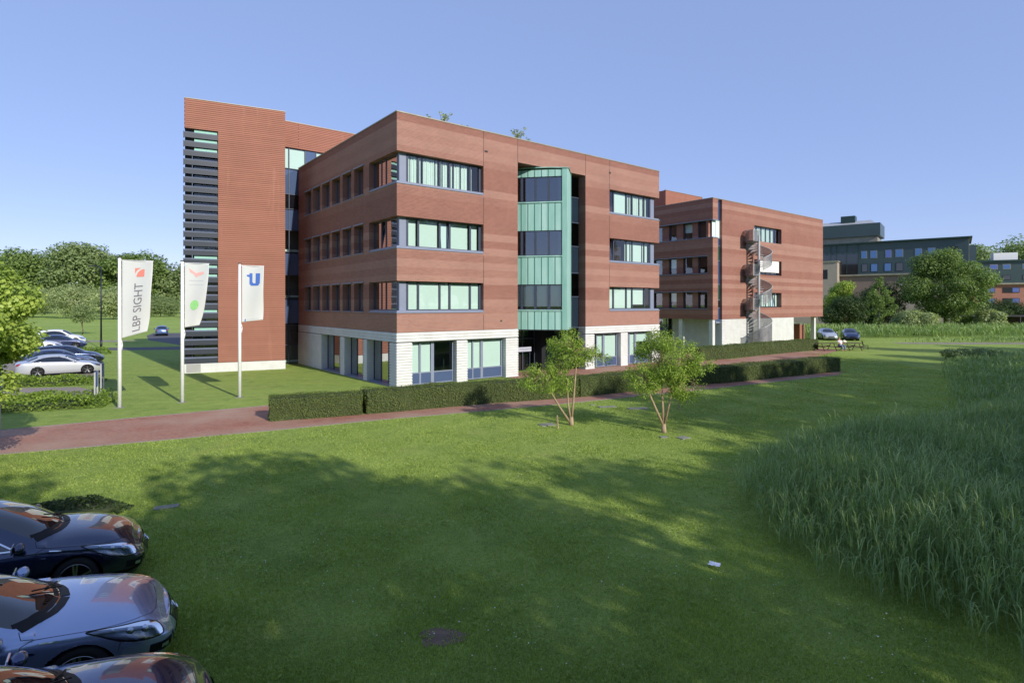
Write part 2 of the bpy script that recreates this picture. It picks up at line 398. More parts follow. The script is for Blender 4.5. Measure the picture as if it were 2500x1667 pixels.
def tree(name, label, cat, x, y, h, rx, mat='leaf', seed=1, trunk_h=None, n=40, rr=None, per=60, leaf=.3, group=None, bark='bark', tr=None, bottom=-.75, zc=None, rz=None, z0=0.0, shellk=.55, **kw):
    rng = np.random.default_rng(seed); t = thing(name, label, cat, (x, y, z0), 0, group)
    trunk_h = trunk_h if trunk_h is not None else h * .25; tr = tr or h * .022
    rz = rz or (h - trunk_h * .8) / 2; zc = zc or h - rz; rr = rr or rx * .33
    cl = crown_clumps((0, 0, zc), rx - rr * .6, rz - rr * .4, n, rr, rng, bottom)
    mb = MB(); top = Vector((rng.normal() * .2, rng.normal() * .2, zc + rz * .3))
    pts = [Vector((0, 0, -.1)), Vector((0, 0, trunk_h * .5)) + Vector(rng.normal(size=3) * .05), Vector((rng.normal() * .1, rng.normal() * .1, trunk_h)), Vector((rng.normal() * .2, rng.normal() * .2, zc)), top]
    mb.tube(pts, [tr * 1.25, tr, tr * .85, tr * .5, tr * .15], 8)
    for (cx, cy, cz, r) in cl[:min(len(cl), 16)]:
        k = rng.uniform(.1, .8); b = pts[2].lerp(pts[3], k); e = Vector((cx, cy, cz)); mid = b.lerp(e, .5) + Vector((0, 0, .1 * (e - b).length))
        mb.tube([b, mid, e], [tr * .42, tr * .28, tr * .1], 5, False)
    mb.build('trunk', M[bark], t, True, False)
    crown('crown', M[mat], t, cl, per / (rr * rr) , leaf, seed + 100, **kw)
    return t

def ribbed(mb, x0, x1, y0, y1, z0, z1, pitch=.152, proud=.042):
    """stone block with shaped horizontal courses"""
    mb.box(x0, x1, y0, y1, z0, z1)
    n = int(round((z1 - z0) / pitch)); p = (z1 - z0) / n
    for i in range(n):
        a = z0 + i * p + .022; b = z0 + (i + 1) * p - .03; q = proud; e = .022
        mb.add([(x0 - q, y0 - q, a), (x1 + q, y0 - q, a), (x1 + q, y1 + q, a), (x0 - q, y1 + q, a),
                (x0 - e, y0 - e, b), (x1 + e, y0 - e, b), (x1 + e, y1 + e, b), (x0 - e, y1 + e, b)],
               [(0, 3, 2, 1), (4, 5, 6, 7), (0, 1, 5, 4), (1, 2, 6, 5), (2, 3, 7, 6), (3, 0, 4, 7)])

FRONT = lambda a, d, z: (a, d, z)
SIDE = lambda a, d, z: (d, a, z)
def window(parent, fmap, a0, a1, z0, z1, edges, d=.30, blinds=None, fr=.055, frame='frame', glass='glass', inner=True, tilt=None, curtain=None, rails=(), label=None):
    """edges: list of (e0,e1) pane spans; blinds: per pane fraction (0 = none .. 1 = full)"""
    mb = MB(fmap); mb.box(a0, a1, d, d + .07, z0, z0 + fr); mb.box(a0, a1, d, d + .07, z1 - fr, z1)
    cuts = [a0] + [x for e in edges for x in e] + [a1]
    for i in range(0, len(cuts), 2):
        if cuts[i + 1] - cuts[i] > .004: mb.box(cuts[i], cuts[i + 1], d - .004, d + .074, z0 + fr, z1 - fr)
    for (e0, e1, rz) in rails: mb.box(e0, e1, d - .002, d + .06, rz - .03, rz + .03)
    f = mb.build('window', M[frame], parent)
    if label: f['label'] = label
    g = MB(fmap)
    for i, (e0, e1) in enumerate(edges):
        if tilt is not None and i == tilt:
            g.quad((e0, d + .02, z0 + fr), (e1, d + .02, z0 + fr), (e1, d - .02 + .2, z1 - fr), (e0, d - .02 + .2, z1 - fr))
        else: g.quad((e0, d + .03, z0 + fr), (e1, d + .03, z0 + fr), (e1, d + .03, z1 - fr), (e0, d + .03, z1 - fr))
    g.build('pane', M[glass], f)
    if tilt is not None:
        e0, e1 = edges[tilt]; mt = MB(fmap)
        za, zb = z0 + fr, z1 - fr
        for x in (e0, e1 - .05):
            mt.add([(x, d + .0, za), (x + .05, d + .0, za), (x + .05, d + .2, zb), (x, d + .2, zb), (x, d + .05, za), (x + .05, d + .05, za), (x + .05, d + .25, zb), (x, d + .25, zb)],
                   [(0, 1, 2, 3), (7, 6, 5, 4), (0, 3, 7, 4), (1, 5, 6, 2)])
        mt.build('sash', M[frame], f)
    if blinds:
        b = MB(fmap); used = False
        for (e0, e1), k in zip(edges, blinds):
            if k <= 0: continue
            used = True; zz = z1 - fr - (z1 - z0 - 2 * fr) * k
            b.box(e0 + .01, e1 - .01, d + .10 + (.14 if tilt is not None else 0), d + .115 + (.14 if tilt is not None else 0), zz, z1 - fr)
        if used: b.build('blind', M['blind'], f)
    if curtain:
        c = MB(fmap)
        for (c0, c1) in curtain:
            n = max(8, int((c1 - c0) / .025)); ph = c0 * 7
            P = [(c0 + (c1 - c0) * i / n, d + .16 + .035 * math.sin(i * 1.1 + ph) + .02 * math.sin(i * .43), 0) for i in range(n + 1)]
            vs = [(x, y, z0 + .08) for x, y, _ in P] + [(x, y, z1 - .06) for x, y, _ in P]
            c.add(vs, [(i, i + 1, n + 2 + i, n + 1 + i) for i in range(n)])
        c.build('curtain', M['curtain'], f, True)
    return f
# ------------------------------------------------------------------ ground and paths
ROT = R(38.1); CU = Vector((math.cos(ROT), math.sin(ROT))); CV = Vector((-math.sin(ROT), math.cos(ROT)))
def sheet(name, poly, z, mat, kind='structure'):
    mb = MB(); n = len(poly); mb.add([(x, y, z) for x, y in poly], [tuple(range(n))])
    return tag(mb.build(name, M[mat], None, False, False), kind=kind)
def ground_sheet():
    # fine in the middle, coarse to the horizon
    xs = [-2500, -900, -300, -120, -60, -30] + [i * 5 for i in range(-5, 12)] + [60, 90, 140, 300, 900, 2500]
    ys = [-900, -300, -100, -40, -20] + [i * 5 for i in range(-3, 20)] + [110, 150, 220, 350, 900, 2500]
    v = [(x, y, 0) for y in ys for x in xs]; nx = len(xs)
    f = [(j * nx + i, j * nx + i + 1, (j + 1) * nx + i + 1, (j + 1) * nx + i) for j in range(len(ys) - 1) for i in range(nx - 1)]
    mb = MB(); mb.add(v, f); return tag(mb.build('ground', M['ground'], None, False, False), kind='structure')
ground_sheet()
# red brick path beside the lawn: near edge and far edge
near = [(-30, 10.6), (-19.5, 15.7), (-15.8, 17.6), (-9.0, 20.85), (-5.85, 22.6), (-.9, 24.95), (2.1, 26.4), (9.4, 30.4), (12.8, 32.4), (21.5, 37.4)]
far = [(23.2, 39.6), (13.4, 34.1), (10.0, 32.5), (3.4, 28.6), (-1.0, 26.75), (-6.3, 24.0), (-9.3, 22.9), (-10.6, 26.2), (-11.3, 26.0), (-18.8, 20.9), (-33, 13.6)]
sheet('path', near + far, .008, 'redpave')
# pale edging strips of the path
def strip(name, pts, w, h, mat, z=0.0):
    mb = MB()
    for (a, b) in zip(pts[:-1], pts[1:]):
        a = Vector(a); b = Vector(b); d = (b - a).normalized(); n = Vector((-d.y, d.x)) * w * .5
        mb.prism([tuple(a - n), tuple(b - n), tuple(b + n), tuple(a + n)], z - .05, h)
    return tag(mb.build(name, M[mat]), kind='structure')
strip('kerb', near[1:], .11, .018, 'greypave'); strip('kerb', [(-11.2, 26.06), (-18.8, 20.96), (-33, 13.65)], .11, .018, 'greypave')
# paving along the office front, up to the second block
O1 = Vector((-6.36, 31.4)); O2 = Vector((20.1, 56.9))
def loc(o, t, s): p = o + CU * t + CV * s; return (p.x, p.y)
sheet('pavement', [loc(O1, 7.7, .8), loc(O1, 7.7, -1.5), loc(O1, 9, -4.2), loc(O1, 17, -6.0), loc(O1, 34, -6.5), (33.5, 58.0), (32.3, 60.0), (18.5, 48.2), loc(O1, 23.5, 4), loc(O2, -8, 10), loc(O1, 23.1, 12), loc(O1, 14, 3)], .010, 'redpave')
# car park and road on the left
sheet('road', [(-60, 56.5), (-42, 57.2), (-33.0, 58.3), (-31.5, 55.6), (-26, 54.5), (-18, 60), (-18, 95), (-58, 92), (-54, 84), (-47, 73.5), (-39, 66), (-36, 62.6), (-42, 61.0), (-60, 60.2)], .008, 'asphalt')
sheet('path', [(-60, 69.5), (-49, 70.5), (-47.6, 73.2), (-62, 73.0)], .008, 'greypave')
sheet('parking', [(-62, 52), (-60, 31), (-33.5, 30.5), (-26.5, 36.5), (-33.5, 46.5), (-42, 52)], .006, 'greypave')
sheet('parking_lot', [(-24, -6), (-4.2, -6), (-4.6, 4.0), (-8.8, 9.6), (-12, 9.8), (-26, 4)], .006, 'greypave')
sheet('dirt_track', [(46, 69), (76, 69), (78, 66.4), (52, 66.2), (46, 67)], .008, 'greypave')

# ------------------------------------------------------------------ the main office building
main = thing('office_building', 'large central red brick office block with ribbed white ground floor and green copper bay', 'building', (O1.x, O1.y, 0), ROT)
L = [(4.15, 5.95), (7.75, 9.55), (11.35, 13.15)]
LT, LS = 23.1, 16.9
RB0, RB1 = 8.55, 14.74
b = MB()
b.box(0, LT, 0, LS, 13.8, 15.28)
for (x0, x1) in ((0, RB0), (RB1, LT)):
    for (z0, z1) in ((3.07, 4.15), (5.95, 7.75), (9.55, 11.35), (13.15, 13.8)): b.box(x0, x1, 0, LS, z0, z1)
b.box(RB0, RB1, 2.9, LS, 0, 13.8)
b.box(RB1 - .02, RB1, .76, 2.9, 0.0, 13.8)
for z0, z1 in L:
    b.box(5.86, RB0, 0, 2.9, z0, z1); b.box(RB1, 17.24, 0, 2.9, z0, z1)
    b.box(0, .6, 3.66, 4.49, z0, z1)
    for i in range(6):
        s0 = 4.49 + 1.9 * i + 1.45; s1 = min(s0 + .45, LS) if i < 5 else LS
        b.box(0, .6, s0, s1, z0, z1)
b.build('wall', M['brick'], main)
# roof edge
c = MB(); c.box(-.03, LT + .03, -.03, .3, 15.283, 15.35); c.box(-.03, .3, .3, LS, 15.283, 15.35); c.box(LT - .3, LT + .03, .3, LS, 15.283, 15.35)
c.build('roof_edge', M['coping'], main)
# joints in the brickwork and small openings
j = MB()
for x in (5.86, 8.55): j.box(x - .014, x + .014, -.003, .01, 13.8, 15.28)
for z0, z1 in ((3.08, 4.0), (5.96, 7.6), (9.56, 11.2), (13.16, 13.8)):
    j.box(5.846, 5.874, -.003, .01, z0, z1)
for x in (14.74, 17.24): j.box(x - .014, x + .014, -.003, .01, 13.8, 15.28)
for z0, z1 in ((5.96, 7.6), (9.56, 11.2), (13.16, 13.8)): j.box(17.226, 17.254, -.003, .01, z0, z1)
j.each('expansion_joint', M['rubber'], main)
h = MB(); h.box(5.93, 6.17, -.012, .06, 14.02, 14.13); h.box(17.18, 17.38, -.012, .06, 14.3, 14.42); h.box(7.15, 7.27, -.012, .06, 3.55, 3.65)
h.each('overflow_spout', M['dark'], main)
# inner core and slabs seen through the glass
k = MB()
for z0, z1 in L:
    k.box(3.2, RB0, 3.2, LS - 1, z0, z1); k.box(RB1, LT - 2.6, 3.2, LS - 1, z0, z1)
k.box(2.4, RB0 - .4, 2.6, LS - 1, 0, 2.5); k.box(RB1 + .4, LT - 2, 2.6, LS - 1, 0, 2.5)
k.build('inner_wall', M['interior'], main)
# stone ground floor
g = MB()
def stone(mb, x0, x1, y0, y1, z0, z1): ribbed(mb, x0, x1, y0, y1, z0, z1)
stone(g, 0, RB0, 0, .55, 2.53, 3.05); stone(g, 0, .5, .6, LS - .05, 2.53, 3.05)
for x0, x1 in ((0, .91), (3.92, 4.63), (7.6, RB0)): stone(g, x0, x1, 0, .55 if x0 else .84, 0, 2.49)
stone(g, 8.0, RB0, .6, 2.6, 0, 3.05)
for s0, s1 in ((3.96, 4.45), (7.5, 8.2), (11.76, LS)): stone(g, 0, .5, s0, s1, 0, 2.49)
g.build('stone_plinth', M['stone'], main); g = MB()
stone(g, RB1, LT, 0, .55, 2.53, 3.05); stone(g, LT - .5, LT, .6, LS, 2.53, 3.05)
for x0, x1 in ((RB1, 15.6), (18.5, 19.24), (22.2, LT)): stone(g, x0, x1, 0, .55, 0, 2.49)
stone(g, LT - .5, LT, 3.9, 7, 0, 2.49); stone(g, LT - .5, LT, 9, LS, 0, 2.49); stone(g, RB1, 15.25, .6, 2.6, 0, 3.05)
g.build('stone_plinth', M['stone'], main)
for x0, x1 in ((0, RB0), (RB1, LT)):
    pass
# windows of the front
PE = [(.86, 1.45), (1.56, 2.88), (2.98, 3.56), (3.67, 5.02), (5.13, 5.71)]
ME = [(LT - e1, LT - e0) for e0, e1 in PE][::-1]
PB = [[(1, 1, 1, 1, 1)], [(1, 1, 1, 1, 1)], None]
window(main, FRONT, .72, 5.86, 4.30, 5.95, PE, blinds=(1, 1, 1, 1, 1))
window(main, FRONT, .72, 5.86, 7.90, 9.55, PE, blinds=(1, 1, 1, 1, .999), tilt=2)
window(main, FRONT, .72, 5.86, 11.50, 13.15, PE, curtain=[(.9, 1.02), (1.08, 1.44), (1.6, 1.74), (1.9, 2.66), (2.72, 2.84), (3.02, 3.12), (3.2, 3.5), (3.7, 3.86), (4.0, 4.42), (4.5, 4.96), (5.16, 5.28)])
window(main, FRONT, 17.24, LT - .72, 4.30, 5.95, ME, blinds=(1, 1, 1, .82, 0))
window(main, FRONT, 17.24, LT - .72, 7.90, 9.55, ME, blinds=(0, 0, .999, 1, 1), tilt=0)
window(main, FRONT, 17.24, LT - .72, 11.50, 13.15, ME, blinds=(0, .999, 0, 0, 0), curtain=[(17.42, 17.6), (19.56, 19.68), (19.76, 19.9), (20.0, 20.1), (20.26, 21.1), (21.2, 21.5), (21.68, 21.95)])
# corner posts and cladding panels beside the corner windows
p = MB()
for z0, z1 in L:
    p.box(.30, .72, .30, .42, z0 + .15, z1); p.box(.30, .42, .42, .6, z0 + .15, z1)
    p.box(LT - .72, LT - .30, .30, .42, z0 + .15, z1); p.box(LT - .42, LT - .30, .42, 3.66, z0 + .15, z1)
p.each('corner_panel', M['steel'], main)
# sills
for z0, z1 in L:
    s_ = MB(); s_.box(-.045, 5.86, -.045, .30, z0 - .0, z0 + .055); s_.box(0.02, 5.86, .03, .30, z0 + .055, z0 + .148); s_.box(-.045, .30, .301, 3.66, z0, z0 + .055); s_.box(.03, .30, .301, 3.66, z0 + .055, z0 + .148)
    s_.build('sill', M['steel'], main)
    s_ = MB(); s_.box(17.24, LT + .045, -.045, .30, z0, z0 + .055); s_.box(17.24, LT - .02, .03, .30, z0 + .055, z0 + .148); s_.box(LT - .3, LT + .045, .301, 3.66, z0, z0 + .055)
    s_.build('sill', M['steel'], main)
# windows of the shaded side
for z0, z1 in L:
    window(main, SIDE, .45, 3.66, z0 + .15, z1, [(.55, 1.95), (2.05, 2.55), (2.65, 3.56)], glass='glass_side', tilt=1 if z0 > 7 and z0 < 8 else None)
    for i in range(6):
        s0 = 4.49 + 1.9 * i
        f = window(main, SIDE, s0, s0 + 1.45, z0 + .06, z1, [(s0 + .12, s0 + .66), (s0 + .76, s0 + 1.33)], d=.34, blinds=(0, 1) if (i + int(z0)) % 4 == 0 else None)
        q = MB(); q.box(-.05, .33, s0 - .06, s0 + 1.51, z0 - .004, z0 + .05); q.build('sill', M['steel'], f)
        q = MB(); q.box(-.05, .03, s0 - .06, s0 + 1.51, z1 + .01, z1 + .09); q.build('sunscreen_box', M['steel'], f)
# ground floor windows, front
def groundwin(x0, x1, mx, e, blinds):
    f = window(main, FRONT, x0, x1, .04, 2.50, e, d=.36, frame='steel', blinds=blinds, rails=[(x0, x1, .71)], fr=.06)
    pm = MB(); pm.box(x0 + .06, mx - .03, .372, .40, .1, .68); pm.box(mx + .10, x1 - .1, .372, .40, .1, .68); pm.build('panel', M['spandrel'], f)
    return f
groundwin(.91, 3.92, 2.40, [(.97, 1.60), (1.70, 2.36), (2.56, 3.82)], (.999, .999, .0))
groundwin(4.63, 7.60, 5.96, [(4.69, 5.26), (5.34, 5.88), (6.06, 7.48)], (.999, .999, .999))
groundwin(15.6, 18.5, 17.0, [(15.7, 16.2), (16.3, 16.9), (17.1, 18.38)], (0, .6, .999))
groundwin(19.24, 22.2, 20.6, [(19.3, 19.8), (19.95, 20.5), (20.7, 22.08)], (.999, .999, .3))
bm_ = MB()
for e0, e1 in ((.97, 3.86),): bm_.box(1.0, 3.8, 1.3, 1.34, 1.62, 1.66); bm_.box(1.0, 3.8, 1.3, 1.34, 1.48, 1.51)
# ground floor windows, side
for s0, s1 in ((.86, 3.94), (4.47, 7.48), (8.22, 11.74)):
    w3 = (s1 - s0) / 3
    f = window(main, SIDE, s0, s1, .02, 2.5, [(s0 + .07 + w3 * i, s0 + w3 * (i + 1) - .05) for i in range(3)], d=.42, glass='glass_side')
    q = MB(); q.box(-.04, .42, s0, s1, 0, .06); q.build('sill', M['steel'], f)
# interior lights strips seen in ground floor room
# recess with the copper bay and the entrance
A = Vector((8.70, 1.95)); B = Vector((11.65, -1.45)); dv = (B - A); BL = dv.length; dv.normalize(); iv = Vector((-dv.y, dv.x))
if iv.y < 0: iv = -iv
BAY = lambda a, d, z: (A.x + dv.x * a + iv.x * d, A.y + dv.y * a + iv.y * d, z)
capx = BL - .40
def baypoly(d, a1): return [BAY(-.25, d, 0)[:2], BAY(a1, d, 0)[:2], BAY(a1, 1.9, 0)[:2], BAY(.8, 1.9, 0)[:2]]
cp = MB()
for z0, z1 in ((2.96, 4.20), (5.97, 7.80), (9.55, 11.38)):
    cp.map = BAY; cp.box(-.25, capx, .05, .3, z0, z1)
cp.box(-.25, capx, .05, .3, 13.13, 13.58)
# curved top panel and full-height end column
cp.box(capx, BL, 0.0, 2.2, 2.96, 13.66)
for z0, z1 in ((4.20, 4.28), (7.80, 7.88), (11.38, 11.46)): cp.box(-.25, capx, -.01, .3, z0, z1)
cp.map = None
bay = cp.build('copper_bay', M['copper'], main)
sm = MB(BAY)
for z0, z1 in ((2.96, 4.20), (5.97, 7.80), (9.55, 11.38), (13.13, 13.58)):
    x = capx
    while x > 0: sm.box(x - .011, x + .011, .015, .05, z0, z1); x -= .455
sm.build('standing_seam', simple('darker copper seam', (84, 132, 124), .6), bay)  # seams in a darker green than the copper trays
tp = MB(BAY); n = 16
vs = []
for i in range(n + 1):
    a = -.25 + (BL + .3) * i / n; zz = 13.66 + .09 * math.sin(math.pi * i / n) ; vs += [(a, -.06, zz - .05), (a, -.06, zz), (a, 2.2, zz), (a, 2.2, zz - .05)]
tp.add(vs, [(i * 4 + q, i * 4 + (q + 1) % 4, (i + 1) * 4 + (q + 1) % 4, (i + 1) * 4 + q) for i in range(n) for q in range(4)])
tp.build('bay_roof', M['copper'], bay)
for n_, (z0, z1) in enumerate(((4.28, 5.97), (7.88, 9.55), (11.46, 13.13))):
    e = [(capx - .91 * (q + 1) + .09, capx - .91 * q - .07) for q in range(4)][::-1]
    f = window(main, BAY, -.25, capx, z0, z1, e, d=.1, glass='glass_bay' if n_ else 'glass', frame='frame', blinds=(.9, .9, .9, .9) if n_ == 0 else None,
           curtain=None if n_ == 0 else [(capx - .3, capx - .08), (capx - .95, capx - .8)])
f2 = MB()
for z0 in (4.1, 5.9, 7.7, 9.5, 11.3, 13.1): f2.prism([tuple(BAY(0, .35, 0)[:2]), tuple(BAY(capx, .35, 0)[:2]), tuple(BAY(capx, 1.9, 0)[:2]), tuple(BAY(1.2, 1.9, 0)[:2])], z0, z0 + .1)
f2.build('bay_floor', M['ceiling'], bay)
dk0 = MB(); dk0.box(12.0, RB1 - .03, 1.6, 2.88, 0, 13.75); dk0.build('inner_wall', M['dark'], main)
bb = MB(BAY); bb.box(.3, capx, 2.2, 2.3, 3.0, 13.6); bb.build('inner_wall', M['interior'], bay)
# soffit under the bay and glazed wall right of it
so = MB(BAY); so.box(-.25, BL, .02, 2.2, 2.90, 2.955); so.build('soffit', M['dark'], bay)
gw = MB(); zz = [0.0, 3.0, 5.2, 6.9, 8.8, 10.5, 12.3, 13.75]
gp = MB(); pn = MB()
for i, (z0, z1) in enumerate(zip(zz[:-1], zz[1:])):
    gw.box(12.4, RB1, .66, .74, z1 - .05, z1 + .02)
    if i % 2: pn.box(12.4, RB1, .70, .73, z0, z1 - .05)
    else: gp.quad((12.4, .70, z0), (RB1, .70, z0), (RB1, .70, z1 - .05), (12.4, .70, z1 - .05))
gw.box(13.55, 13.62, .66, .74, 0, 13.75)
fr = gw.build('glazed_wall', M['frame'], main); gp.each('pane', M['glass_side'], fr); pn.each('glass_panel', simple('dark glass panel', (34, 48, 62), .08, 0, .8, 1.0), fr)
ent = MB()
for x in (8.6, 9.7, 10.8, 11.9, 13.0): ent.box(x, x + .07, 2.3, 2.4, 0, 2.96)
ent.box(8.6, 13.0, 2.3, 2.4, 2.2, 2.27)
en = ent.build('entrance', M['frame'], main)
pp = MB(); pp.quad((8.6, 2.36, 0), (13.0, 2.36, 0), (13.0, 2.36, 2.95), (8.6, 2.36, 2.95)); pp.build('pane', M['glass_dark'], en)
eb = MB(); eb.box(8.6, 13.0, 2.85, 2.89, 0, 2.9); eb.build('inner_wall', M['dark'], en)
# tower of the same complex with louvres
TW = thing('brick_tower', 'tall plain red brick tower with a strip of charcoal louvres on its left edge', 'building', (-22.0, 38.2, 0), R(26.4))
b = MB(); b.box(2.0, 6.3, 0, 6.2, .64, 18.5); b.box(-.02, 2.0, 0, 6.2, 16.52, 18.5); b.box(.5, 2.0, .45, 6.2, .64, 16.52)
b.build('wall', M['brick_tower'], TW)
b = MB(); b.box(-.02, 6.32, -.02, 6.1, -.05, .62); b.build('plinth', M['stone'], TW)
b = MB(); b.box(-.02, 6.33, -.03, .25, 18.503, 18.55); b.build('roof_edge', M['coping'], TW)
b = MB(); b.box(.0, .42, .32, .45, .64, 16.5); b.box(.44, 1.99, .40, .44, .64, 16.5); b.build('backing', M['dark'], TW)
b = MB(); b.quad((.55, .30, .7), (1.95, .30, .7), (1.95, .30, 16.4), (.55, .30, 16.4)); b.build('pane', M['glass'], TW)
b = MB()
for i in range(26):
    if i in (0, 1, 2, 14, 15, 16, 20, 22): b.box(.56, 1.94, .17, .19, 16.34 - .61 * i - .14, 16.34 - .61 * i + .14)
b.each('blind', simple('mint blind', (150, 198, 182), .7), TW)
for i in range(26):
    z = 16.34 - .61 * i; b = MB()
    b.box(-.05, 1.985, .03, .10, z - .44, z - .12)
    b.box(-.08, -.05, -.0, .3, z - .46, z - .04)
    lv_ = b.build('louvre', M['louvre'], TW)
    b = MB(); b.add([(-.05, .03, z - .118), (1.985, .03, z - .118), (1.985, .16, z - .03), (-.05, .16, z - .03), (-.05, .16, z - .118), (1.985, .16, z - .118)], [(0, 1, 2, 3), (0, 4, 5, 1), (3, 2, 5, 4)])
    b.build('louvre_skylit_face', M['louvre_skylit'], lv_)  # sloped slat face in the colour paled for sky reflection
b = MB(); b.box(.10, .95, -.03, -.021, .04, .60); b.build('plinth_panel', plain('weathered grey panel', (158, 158, 154), .7, 0, .08, 2), TW)

# the high connecting block behind, with glass wall between tower and main block
CB = thing('connecting_building', 'high red brick block with glass wall between the brick tower and the main block', 'building', (O1.x, O1.y, 0), ROT)
Y0 = LS + .02
b = MB(); b.box(-5.5, 15, Y0, Y0 + 9, 16.86, 18.85); b.box(3.2, 15, Y0, Y0 + 9, 15.2, 16.86); b.build('wall', M['brick_tower'], CB)
b = MB(); b.box(-5.5, 15.02, Y0 - .02, Y0 + .25, 18.853, 18.9); b.build('roof_edge', M['coping'], CB)
b = MB(); b.box(-5.5, 3.2, Y0 + 1.5, Y0 + 9, 0, 16.8); b.build('inner_wall', M['interior'], CB)
fz = [(0.05, 1.5, 'g'), (1.5, 3.1, 'p'), (3.2, 5.0, 's'), (5.15, 6.9, 'g'), (6.95, 8.6, 's'), (8.75, 10.4, 'g'), (10.45, 12.0, 's'), (12.1, 13.2, 'd'), (13.25, 15.15, 's'), (15.25, 16.8, 'w')]
gl = MB(); sp = MB(); dk = MB(); wh = MB(); fm = MB()
for z0, z1, k_ in fz:
    xx = [-5.5, -2.0, -.7, .55, 1.4, 3.2]
    for x0, x1 in zip(xx[:-1], xx[1:]):
        T_ = {'g': gl, 'p': dk, 's': sp, 'd': dk, 'w': gl}[k_]
        if k_ == 'w' and x0 == .55: T_ = sp
        T_.quad((x0 + .04, Y0 + .1, z0), (x1 - .02, Y0 + .1, z0), (x1 - .02, Y0 + .1, z1), (x0 + .04, Y0 + .1, z1))
        if k_ == 'w' and x0 != .55: wh.box(x0 + .05, x1 - .03, Y0 + .2, Y0 + .22, z0, z1)
        fm.box(x0 - .02, x0 + .04, Y0 + .05, Y0 + .15, z0, z1)
    fm.box(-5.5, 3.2, Y0 + .04, Y0 + .16, z0 - .05, z0)
    if k_ == 'g': wh.box(-5.4, 3.1, Y0 + .5, Y0 + .6, z0 + .05, z0 + .2)
f = fm.build('glazed_wall', M['frame'], CB)
gl.each('pane', M['glass'], f); sp.each('spandrel', simple('blue glass spandrel', (74, 92, 124), .1, 0, .6, 1.0), f)
dk.each('dark_panel', simple('black glass panel', (20, 24, 28), .08, 0, .6, 1.0), f); wh.each('blind', M['blind'], f)

# ------------------------------------------------------------------ second office block
B2 = thing('office_building', 'smaller red brick office block to the right with open undercroft and tall window slit', 'building', (O2.x, O2.y, 0), ROT)
T2 = 24.5; S2 = 24.0
b = MB()
# window slit between t .88 and 1.66
b.box(0, .9, 0, S2, 13.15, 15.28); b.box(.9, 1.66, .5, S2, 13.15, 15.28); b.box(1.66, T2, 0, S2, 13.24, 15.28)
for z0, z1 in ((3.12, 4.15), (5.95, 7.75), (9.55, 11.35)): b.box(0, .9, 0, S2, z0, z1)
for z0, z1 in ((3.12, 4.3), (5.95, 7.9), (9.55, 11.55)): b.box(1.66, T2, 0, S2, z0, z1)
for z0, z1 in L:
    za = z0 + (.15 if z0 < 11 else .2)
    b.box(1.66, 7.91, 0, 2.2, za, z1 if z1 < 13 else 13.24); b.box(13.9, T2, 0, 2.2, za, z1 if z1 < 13 else 13.24); b.box(T2 - .6, T2, 2.2, S2, za, z1)
    if z0 < 11: b.box(0, .9, 0, .62, z0, z1)
    for s0, s1 in (((.62, .75) if z0 < 11 else (.5, .75)), (1.9, 2.55), (3.7, 4.5), (5.5, 6.35), (7.5, 8.2), (9.35, 10.05), (11.2, 11.9), (13.05, S2)):
        b.box(0 if s0 < .6 else .28, .9, s0, s1, z0, z1)
b.build('wall', M['brick2'], B2)
b = MB(); b.box(-.02, .3, -.03, S2, 15.283, 15.35); b.box(.3, T2 + .03, -.03, .3, 15.283, 15.35); b.build('roof_edge', M['coping'], B2)
b = MB(); ribbed(b, 1.66, 2.2, .01, 6.0, 0, 3.1); ribbed(b, 2.2, 16.8, .01, .6, 0, 3.1, .15, .01); b.box(16.0, 16.8, .6, 6.0, 0, 3.1)
b.build('stone_plinth', M['stone'], B2)
b = MB(); b.box(1.5, T2 - 1.5, 2.3, S2 - 1, 4.2, 13.2); b.box(2.4, 16.0, 1, S2 - 1, 0, 3.1); b.build('inner_wall', M['interior'], B2)
b = MB(); b.box(16.8, T2, 7.0, 7.3, 0, 3.1); b.build('undercroft_wall', M['dark'], B2)
for i, (x, y) in enumerate(((.12, .10), (.12, 3.7), (.12, 7.4), (.12, 11.0), (22.9, .35), (22.9, 6.0))):
    b = MB(); b.box(x, x + .42, y, y + .42, 0, 3.118); b.build('column', M['stone'], B2)
b = MB()
for s in [1.2 * i for i in range(16)]: b.box(1.9, 1.98, 1 + s, 1.07 + s, 0, 3.1)
b.box(1.9, 1.98, 1, 20, 2.3, 2.37); f = b.build('glazed_wall', M['frame'], B2)
b = MB(); b.quad((1.94, 1, 0), (1.94, 20, 0), (1.94, 20, 3.1), (1.94, 1, 3.1)); b.build('pane', M['glass_dark'], f)
b = MB(); b.box(2.2, 2.25, 1, 20, 0, 3.1); b.build('inner_wall', M['dark'], f)
# window slit
sb = MB(); f_ = [(2.9, 4.3, 0), (4.3, 5.0, 2), (5.1, 6.6, 1), (6.7, 9.0, 0), (9.1, 10.5, 1), (10.6, 11.4, 0), (11.4, 13.15, 3), (13.2, 15.1, 0)]
ms = [MB(), MB(), MB(), MB()]
for z0, z1, q in f_: ms[q].quad((.90, .30, z0), (1.66, .30, z0), (1.66, .30, z1), (.90, .30, z1)); sb.box(.9, 1.66, .26, .34, z0 - .05, z0)
sb.box(.90, .94, .26, .34, 2.9, 15.1); sb.box(.88, 1.66, .2, .5, 2.72, 2.85)
f = sb.build('window_slit', M['steel'], B2); ms[0].each('spandrel', simple('slit blue panel', (66, 88, 124), .15, 0, .6, 1), f)
ms[1].each('pane', simple('green glass panel', (52, 92, 84), .1, 0, .6, 1), f); ms[2].build('dark_panel', M['dark'], f); ms[3].build('blind', M['blind'], f)
# corner window pane of the top floor
b = MB(); b.box(.32, .9, .28, .34, 11.45, 13.1); b.build('blind', M['blind'], B2)
